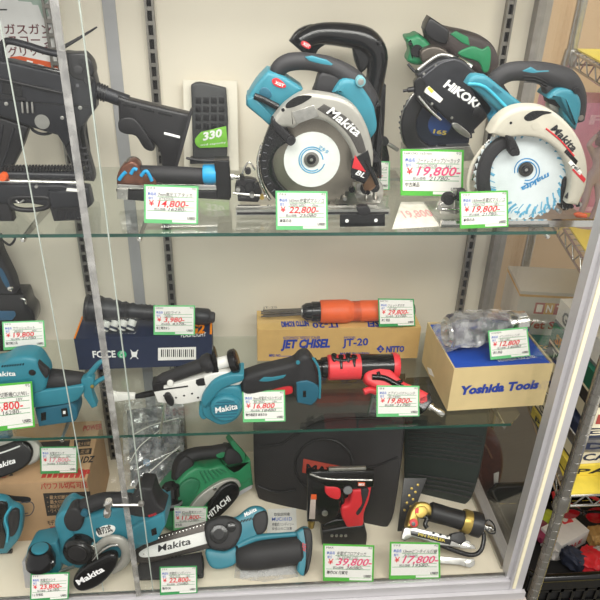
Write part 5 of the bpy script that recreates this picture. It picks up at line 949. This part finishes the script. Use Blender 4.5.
# ================================================================== the shop to the right: wire rack and stock
RACKM = mat('chromed_rack_steel', '#A3A19C', .24, metal=.85, var=.08)
def tube_w(pts, r, seg=12): return tube_vf([Vector(p) for p in pts], r, seg)
rk = T('wire_rack', 'chrome wire shelving rack with ringed posts standing right of the showcase', 'wire rack', (0, 0), frame=Frame((.85, .25, -.5)))
PB = onY(582, 0, .62); PB2 = onY(518, 300, .62); xb_ = (PB.x+PB2.x)/2
fp = onY(533, 600, -.02); fp2 = onY(590, 405, -.02); xf = (fp.x+fp2.x)/2
RX0, RX1, RY0, RY1 = min(xf, xb_), 1.5, -.02, .62
for x, y in ((xf, RY0), (xb_, RY1), (1.5, RY0), (1.5, RY1)):
    prof = [(0, .0125)]; z = -.48
    while z < 1.58:
        prof += [((z+.5)/2.1, .0125), ((z+.5005)/2.1, .0115), ((z+.502)/2.1, .0115), ((z+.5025)/2.1, .0125)]; z += .025
    prof.append((1, .0125))
    p = rk.add('post', lathe_vf(Vector((x, y, -.5)), Vector((x, y, 1.6)), prof, 24), RACKM)
levels = [onY(570, 58, .52).z, onY(545, 232, .45).z-.0, -.0, -.42]
levels[1] = levels[0]-.36; levels[2] = onY(567, 496, -.02).z; levels[3] = -.42
print('rack', xf, xb_, levels)
for z in levels:
    for x, y in ((xf, RY0), (xb_, RY1)): rk.add('post_collar', lathe_vf(Vector((x, y, z-.035)), Vector((x, y, z+.005)), [(0, .017), (.1, .019), (.9, .016), (1, .015)], 24), RACKM)
    ps = []
    for y0_, xs_, xe in ((RY0, xf, 1.5), (RY1, xb_, 1.5)):
        for dz in (0, -.03): ps.append(tube_w([(xs_, y0_, z+dz), (xe, y0_, z+dz)], .003, 8))
        x = xs_
        while x < 1.46:
            ps.append(tube_w([(x, y0_, z), (x+.025, y0_, z-.03), (x+.05, y0_, z)], .0018, 6)); x += .05
    for dz in (0, -.03): ps.append(tube_w([(xf, RY0, z+dz), (xb_, RY1, z+dz)], .003, 8))
    k_ = 0
    while k_ < 10:
        a = k_/10; b = (k_+.5)/10; c_ = (k_+1)/10; q_ = lambda s_, dz: (xf+(xb_-xf)*s_, RY0+(RY1-RY0)*s_, z+dz)
        ps.append(tube_w([q_(a, 0), q_(b, -.03), q_(c_, 0)], .0018, 6)); k_ += 1
    for k_ in range(22):
        y = RY0+(RY1-RY0)*k_/21; ps.append(tube_w([(xf+(xb_-xf)*k_/21, y, z), (1.5, y, z)], .0016, 6))
    rk.add('wire_shelf', join(*ps), RACKM)
for i, z in enumerate(levels):
    m_ = T('shelf_mat', ['yellow mat lying on the top wire shelf', 'yellow mat under the pink boxed figure', 'yellow mat under the stacked game boxes', 'yellow mat on the lowest wire shelf'][i], 'mat', (0, 0), frame=Frame((1, .2, z+.003)))
    m_.add('mat_sheet', (  # slanted left edge follows the rack side
        [Vector(p) for p in ((xf+.012, RY0-.0, z+.003), (1.49, RY0, z+.003), (1.49, RY1, z+.003), (xb_+.012, RY1, z+.003), (xf+.012, RY0, z+.007), (1.49, RY0, z+.007), (1.49, RY1, z+.007), (xb_+.012, RY1, z+.007))],
        [(0, 3, 2, 1), (4, 5, 6, 7), (0, 1, 5, 4), (1, 2, 6, 5), (2, 3, 7, 6), (3, 0, 4, 7)]), YEL)
def wbox(name, label, cat, x0, y0, z0, w, d, h, m, yaw=0, prints=(), group=None, kind='box'):
    """carton by its front-left bottom corner in metres; prints = (face, x0,x1,z0,z1 fractions, material or text)"""
    fr = Frame((x0, y0, z0), yaw=yaw); t = T(name, label, cat, (0, 0), frame=fr, group=group)
    def bx(a0, a1, b0, b1, d0, d1):
        V = [fr.Wd(x, z, -dd) for x in (a0, a1) for dd in (d0, d1) for z in (b0, b1)]
        return V, [(0, 1, 3, 2), (4, 6, 7, 5), (0, 4, 5, 1), (2, 3, 7, 6), (0, 2, 6, 4), (1, 5, 7, 3)]
    t.add('carton_body', bx(0, w, 0, h, 0, d), m)
    lf = Frame(fr.O-fr.n*d, ex=fr.n, up=(0, 0, 1))     # left face, reading from back to front
    for face, a0, a1, b0, b1, mm, *tx in prints:
        F_, W_ = (fr, w) if face == 'f' else (lf, d)
        if tx:
            V, Fc = text_mesh(tx[0], .03, 0)
            if not V: continue
            mx = max(v[0] for v in V); mn = min(v[0] for v in V)
            t.add('lettering', ([F_.Wd(a0*W_+(x-mn)/(mx-mn)*(a1-a0)*W_, b0*h+y/.72*(b1-b0)*h, .0008) for x, y in V], Fc), mm)
        else:
            P_ = [(a0*W_, b0*h), (a1*W_, b0*h), (a1*W_, b1*h), (a0*W_, b1*h)]
            t.add('printed_panel', slab(F_, P_, 0, .0004, .0001, 1), mm)
    return t
PINK = mat('pink_carton', '#DC93B4', .5, var=.05); PALE = mat('pale_grey_carton', '#C2C0B8', .6, var=.04); CRM = mat('cream_carton', '#E4DCC0', .6, var=.03); DGRN = mat('deep_green_carton', '#1F6650', .5, var=.05)
STONE = mat('grey_pink_resin', '#A48F92', .5, var=.08, scale=40); TEAC = mat('ochre_print', '#C99A3A', .6); DRED = mat('brick_red_print', '#A8443A', .6)
L1 = levels[1]+.0075
FP = onZ(583, 223, L1)
wbox('pink_figure_box', 'pink display box with pale printed text beyond the cream guarded saw', 'box', RX0+.035, FP.y+.075, L1, .42, .12, .265, PINK, -4, [('f', .2, .8, .82, .9, mat('pale_pink_print', '#EFC0D6', .5), 'FIGURE'), ('f', .05, .95, .02, .06, MC['pale_pink_print'])])
fg = T('resin_figurine', 'grey pink resin figurine of a person with raised arm before the pink box', 'figurine', (0, 0), frame=Frame(FP))
def skin(t, name, nodes, edges, m, lv=2):
    me = bpy.data.meshes.new(name); inv = ROOT[t.root.name]; me.from_pydata([tuple(inv @ (t.fr.O+Vector(p[:3]))) for p in nodes], edges, [])
    o = link(name, me, t.root); o.modifiers.new('s', 'SKIN'); sv = me.skin_vertices[0].data
    for i, p in enumerate(nodes): sv[i].radius = (p[3], p[3]); sv[i].use_root = (i == 0)
    s_ = o.modifiers.new('d', 'SUBSURF'); s_.levels = lv; s_.render_levels = lv; me.materials.append(m); return o
sc = .115
N_ = [(0, 0, 1.0), (0, -.03, 1.2), (0, 0, 1.45), (0, 0, 1.6), (.0, -.03, 1.78), (-.18, 0, 1.5), (-.34, -.08, 1.66), (-.2, -.06, 1.86), (.2, 0, 1.48), (.32, -.1, 1.22), (.2, -.28, 1.1), (-.12, 0, .92), (-.14, -.12, .52), (-.13, -.02, .08), (.12, 0, .92), (.17, -.1, .5), (.14, 0, .08), (-.14, -.12, .03), (.16, -.1, .03)]
Rr = [.14, .11, .14, .06, .11, .07, .05, .04, .07, .05, .04, .11, .075, .045, .11, .075, .045, .04, .04]
skin(fg, 'body', [(p[0]*sc, p[1]*sc, p[2]*sc, r_*sc) for p, r_ in zip(N_, Rr)], [(0, 1), (1, 2), (2, 3), (3, 4), (2, 5), (5, 6), (6, 7), (2, 8), (8, 9), (9, 10), (0, 11), (11, 12), (12, 13), (0, 14), (14, 15), (15, 16), (13, 17), (16, 18)], STONE)
hb = fg.add('hair', lathe_vf(fg.fr.O+Vector((.0, .004, 1.62*sc)), fg.fr.O+Vector((0, .004, 1.95*sc)), [(0, .015), (.3, .0175), (.7, .0165), (.95, .009), (1, .002)], 18), mat('figurine_hair', '#7F6A6E', .5))
fg.add('stand', lathe_vf(fg.fr.O, fg.fr.O+Vector((0, 0, .004)), [(0, .04), (.8, .04), (1, .037)], 28), STONE)

L2 = levels[2]+.0075; XE = RX0+.028
# the stack behind the case glass
CO = [(DGRN, CRM, 'SPEED'), (INK, TEAC, 'SET'), (CRM, DRED, 'BOX'), (PALE, NAVY, 'PUZZLE')]
zt = onY(521, 291, .45).z; XB = onY(521, 291, .45).x; hh_ = .13; z = L2; n_ = 5; hs = (zt-hh_-L2)/n_
nm = ['white', 'dark brown', 'cream', 'black', 'deep green']; mm_ = [WHT, mat('dark_brown_carton', '#4A362C', .5), CRM, INK, DGRN]
pos = ['lowest of the rear rack stack', 'second from the bottom of the rear rack stack', 'in the middle of the rear rack stack', 'second from the top among the rear rack stack', 'directly under the Wet Set box']
for i in range(n_):
    wbox('game_box', nm[i]+' flat box, '+pos[i], 'box', XB+.006*(i % 2), .43-.02*(i % 3), z, .34, .17, hs-.0008, mm_[i], [-7, -9, -8, -7, -9][i], [('f', .04, .4, .2, .75, [DRED, TEAC, NAVY, CRM, TEAC][i], ['TOYS', 'CAFE', 'PUZZLE', 'CHESS', 'ACCEL'][i])] if hs > .01 else (), 'flat boxes in the rear rack stack'); z += hs
wbox('game_box', 'pale box with ochre stripe, coloured letter squares and Wet Set lettering', 'box', XB, .45, z, .34, .15, hh_, PALE, -8, [('f', 0, 1, .88, .93, TEAC)]+[('f', .13+k*.075, .205+k*.075, .5, .76, [DRED, TEAC, DRED, TEAC][k]) for k in range(4)]+[('f', .145+k*.075, .19+k*.075, .55, .72, [PAPER, PAPER, PAPER, PAPER][k], 'INTE'[k]) for k in range(4)]+[('f', .04, .4, .16, .34, DRED, 'Wet Set'), ('l', 0, 1, .88, .93, TEAC)])
# the stack beside the front post
fs = [(YEL, 'yellow', 'PAZ', INK, .03), (CRM, 'cream and navy', 'CARDS', NAVY, .04), (SIL, 'silver grey', 'DVD', NAVY, .035), (NAVY, 'navy', '34', CRM, .032), (CRM, 'ivory red lettered', 'DS', DRED, .05), (mat('charcoal_carton', '#3A3836', .6), 'charcoal', 'TOOL', PALE, .035), (DGRN, 'green gold lettered', 'SPEED', TEAC, .05), (WHT, 'white topped', 'GAME', GREY, .06)]
pz = ['lowest of the front rack stack', 'just above the lowest of the front rack stack', 'third from the bottom beside the front rack post', 'fourth from the bottom beside the front rack post', 'fourth from the top beside the front rack post', 'third from the top beside the front rack post', 'second from the top beside the front rack post', 'topmost of the front rack stack']
z = L2
for i, (m__, nn, tx_, tm, h) in enumerate(fs):
    wbox('media_box', nn+' flat box, '+pz[i], 'box', XE+.006*((i*2) % 3), .03+.005*(i % 2), z, .3, .21, h-.0008, m__, [0, 2, -1, 1, -2, 1, 0, 2][i], [('l', .12, .6, .25, .75, tm, tx_), ('l', 0, 1, 0, .12, [INK, NAVY, GREY, PAPER, NAVY, INK, CRM, GREY][i]), ('f', .05, .5, .25, .75, tm, tx_)], 'flat boxes in the front rack stack'); z += h
q_ = onY(579, 490, -.07)
wbox('outdoor_box', 'white box with blue stripe and blue lettering overhanging right of the front rack post', 'box', .66, -.19, L2, .3, .21, .085, WHT, 0, [('l', 0, 1, .0, .16, YEL), ('l', 0, 1, .2, .4, INKN), ('l', .1, .8, .5, .78, INKB, 'OUTDOOR'), ('f', 0, 1, .0, .16, YEL), ('f', 0, 1, .2, .4, INKN), ('f', .06, .7, .5, .78, INKB, 'OUTDOOR')])
# brown pouch behind the side glass
bp_ = T('brown_pouch', 'dark red brown padded pouch with white barcode seen through the side glass', 'pouch', (465, 505), Y=.40)
bp_.pl('pouch_body', [(438, 440), (450, 430), (476, 428), (496, 436), (503, 458), (498, 484), (484, 500), (456, 502), (440, 490), (434, 466)], -.05, .02, mat('maroon_leather', '#5A2E26', .4, var=.2), .018, 4)
bp_.tube('pouch_seam', [(446, 446, .021), (462, 438, .022), (482, 442, .021), (492, 458, .021)], .8, mat('tan_seam', '#8A6248', .5)); bp_.pl('barcode_label', [(494, 474, 's'), (499, 472, 's'), (498, 484, 's'), (494, 486, 's')], .019, .0225, PAPER, .0003, 1)
# crate with goods
L3 = levels[3]+.0075; CX0, CX1, CY0, CY1, CZ0, CZ1 = RX0+.03, RX0+.45, onZ(585, 574, -.17).y, .36, -.412, -.17
cr = T('black_crate', 'black plastic lattice crate full of small packaged goods at the bottom right', 'crate', (0, 0), frame=Frame(((CX0+CX1)/2, (CY0+CY1)/2, CZ0)))
ps = [boxv(CX0, CX1, CY0, CY1, CZ0, CZ0+.006)]
def wallbars(x0, x1, y0, y1):
    L_ = math.hypot(x1-x0, y1-y0); n = int(L_/.03); o = []
    ex = Vector((x1-x0, y1-y0, 0)).normalized(); ny = Vector((-ex.y, ex.x, 0))
    def b(a0, a1, z0, z1):
        V = [Vector((x0, y0, 0))+ex*a+ny*t_+Vector((0, 0, zz)) for a in (a0, a1) for t_ in (-.003, .003) for zz in (z0, z1)]
        return V, [(0, 1, 3, 2), (4, 6, 7, 5), (0, 4, 5, 1), (2, 3, 7, 6), (0, 2, 6, 4), (1, 5, 7, 3)]
    for i in range(n+1): o.append(b(i*L_/n-.004 if i else 0, i*L_/n+.004, CZ0, CZ1-.05))
    for k in range(5): o.append(b(0, L_, CZ0+k*.045, CZ0+k*.045+.009))
    o.append(b(0, L_, CZ1-.055, CZ1)); return join(*o)
cr.add('crate_bottom', ps[0], GLB)
for a_ in ((CX0, CX1, CY0, CY0), (CX0, CX1, CY1, CY1), (CX0, CX0, CY0, CY1), (CX1, CX1, CY0, CY1)):
    cr.add('lattice_wall', wallbars(*a_), GLB)
rim = [Vector(p) for p in ((CX0+.02, CY0-.006, CZ1), (CX1-.02, CY0-.006, CZ1), (CX1+.006, CY0+.02, CZ1), (CX1+.006, CY1-.02, CZ1), (CX1-.02, CY1+.006, CZ1), (CX0+.02, CY1+.006, CZ1), (CX0-.006, CY1-.02, CZ1), (CX0-.006, CY0+.02, CZ1))]
cr.add('crate_rim', tube_vf(rim, .011, 10, True), GLB)
cr.add('dark_liner', boxv(CX0+.006, CX1-.006, CY0+.006, CY1-.006, CZ0+.008, CZ1-.06), mat('dark_liner', '#1B1A1A', .8))
def blob(name, label, cat, u, v, z, w, d, h, m, yaw=0, seed=0, amp=.25, parts=(), m2=None):
    c = onZ(u, v, z); fr = Frame((c.x, c.y, z-h*.5), yaw=yaw); t = T(name, label, cat, (0, 0), frame=fr)
    bm = bmesh.new(); bmesh.ops.create_icosphere(bm, subdivisions=4, radius=1)
    w, d, h = w*.68, d*.62, h*.85; V = []
    for vv in bm.verts:
        p = vv.co.copy(); p = Vector([math.copysign(abs(a)**.6, a) for a in p]); q = 1+amp*(noise.ridged_multi_fractal(vv.co*1.6+Vector((seed, 0, 0)), 1, 2, 3, 1, 2)-1.1)*.6
        V.append(fr.O+fr.ex*p.x*w/2*q-fr.n*p.y*d/2*q+Vector((0, 0, h/2+p.z*h/2*q)))
    Fc = [tuple(x.index for x in f.verts) for f in bm.faces]; bm.free()
    t.add('packet', (V, Fc), m, sharp=60); return t
zc = -.185
g_ = T('red_goggles', 'red tinted goggles lying on the goods in the black crate', 'goggles', (0, 0), frame=Frame(onZ(583, 513, -.12), yaw=-15))
O = g_.fr.O
for s_ in (-1, 1):
    pts = [O+g_.fr.ex*(s_*.036+.032*math.cos(a))+Vector((0, -.02*math.sin(a)*.4, .02*math.sin(a))) for a in [i*math.pi/10 for i in range(20)]]
    g_.add('lens_rim', tube_vf(pts, .004, 8, True), GLB); g_.add('red_lens', lathe_vf(O+g_.fr.ex*s_*.036, O+g_.fr.ex*s_*.036+g_.fr.n*.006, [(0, .029), (.5, .027), (1, .015)], 24), mat('red_lens', '#8E1218', .12))
g_.add('bridge', tube_vf([O-g_.fr.ex*.008, O+Vector((0, 0, .006)), O+g_.fr.ex*.008], .004, 8), GLB); g_.add('strap', tube_vf([O-g_.fr.ex*.068, O-g_.fr.ex*.06+Vector((0, .05, .01)), O+Vector((0, .08, .016)), O+g_.fr.ex*.06+Vector((0, .05, .01)), O+g_.fr.ex*.068], .005, 8), REDL)
blob('red_packet', 'crumpled red film packet in the crate beside the rack post', 'packet', 564, 524, zc, .09, .09, .06, REDL, 20, 1)
wc = wbox('white_carton', 'small white carton with red lettering lying in the black crate', 'box', 0, 0, 0, .11, .07, .05, WHT, 25, [('f', .2, .8, .3, .6, RED, 'SALE')]); wp = onZ(560, 551, zc); wc.root.location = Vector((wp.x, wp.y, zc-.03))
blob('red_navy_packet', 'navy and red striped glove packet in the crate nearest the front rim', 'packet', 590, 560, zc, .12, .10, .05, RED, 40, 3, .5); blob('navy_packet', 'dark navy cloth packet next to the striped glove packet in the crate', 'packet', 574, 558, zc, .06, .10, .06, mat('navy_cloth', '#2B3040', .7, bump=.3), 30, 5, .5)
blob('tan_packet', 'tan brown padded packet at the right frame edge inside the crate', 'packet', 598, 536, zc, .08, .09, .06, mat('tan_padding', '#B08A50', .6), 0, 6, .4); blob('white_film_packet', 'clear white film packet against the left crate rim', 'packet', 556, 545, zc-.02, .10, .10, .06, mat('white_film', '#D5CFC8', .35), 10, 8, .5)
blob('lime_packet', 'lime and white packet lying at the rear left of the crate', 'packet', 547, 517, zc, .08, .06, .03, mat('lime_film', '#B9CC3A', .4), 35, 9, .3); blob('magenta_packet', 'dull magenta packet against the left crate side', 'packet', 541, 530, zc, .07, .12, .03, mat('magenta_film', '#8A3550', .4), 0, 11, .3); blob('grey_packet', 'pale grey blister packet at the far right of the crate', 'packet', 602, 558, zc, .06, .1, .05, PALE, 0, 12, .3)
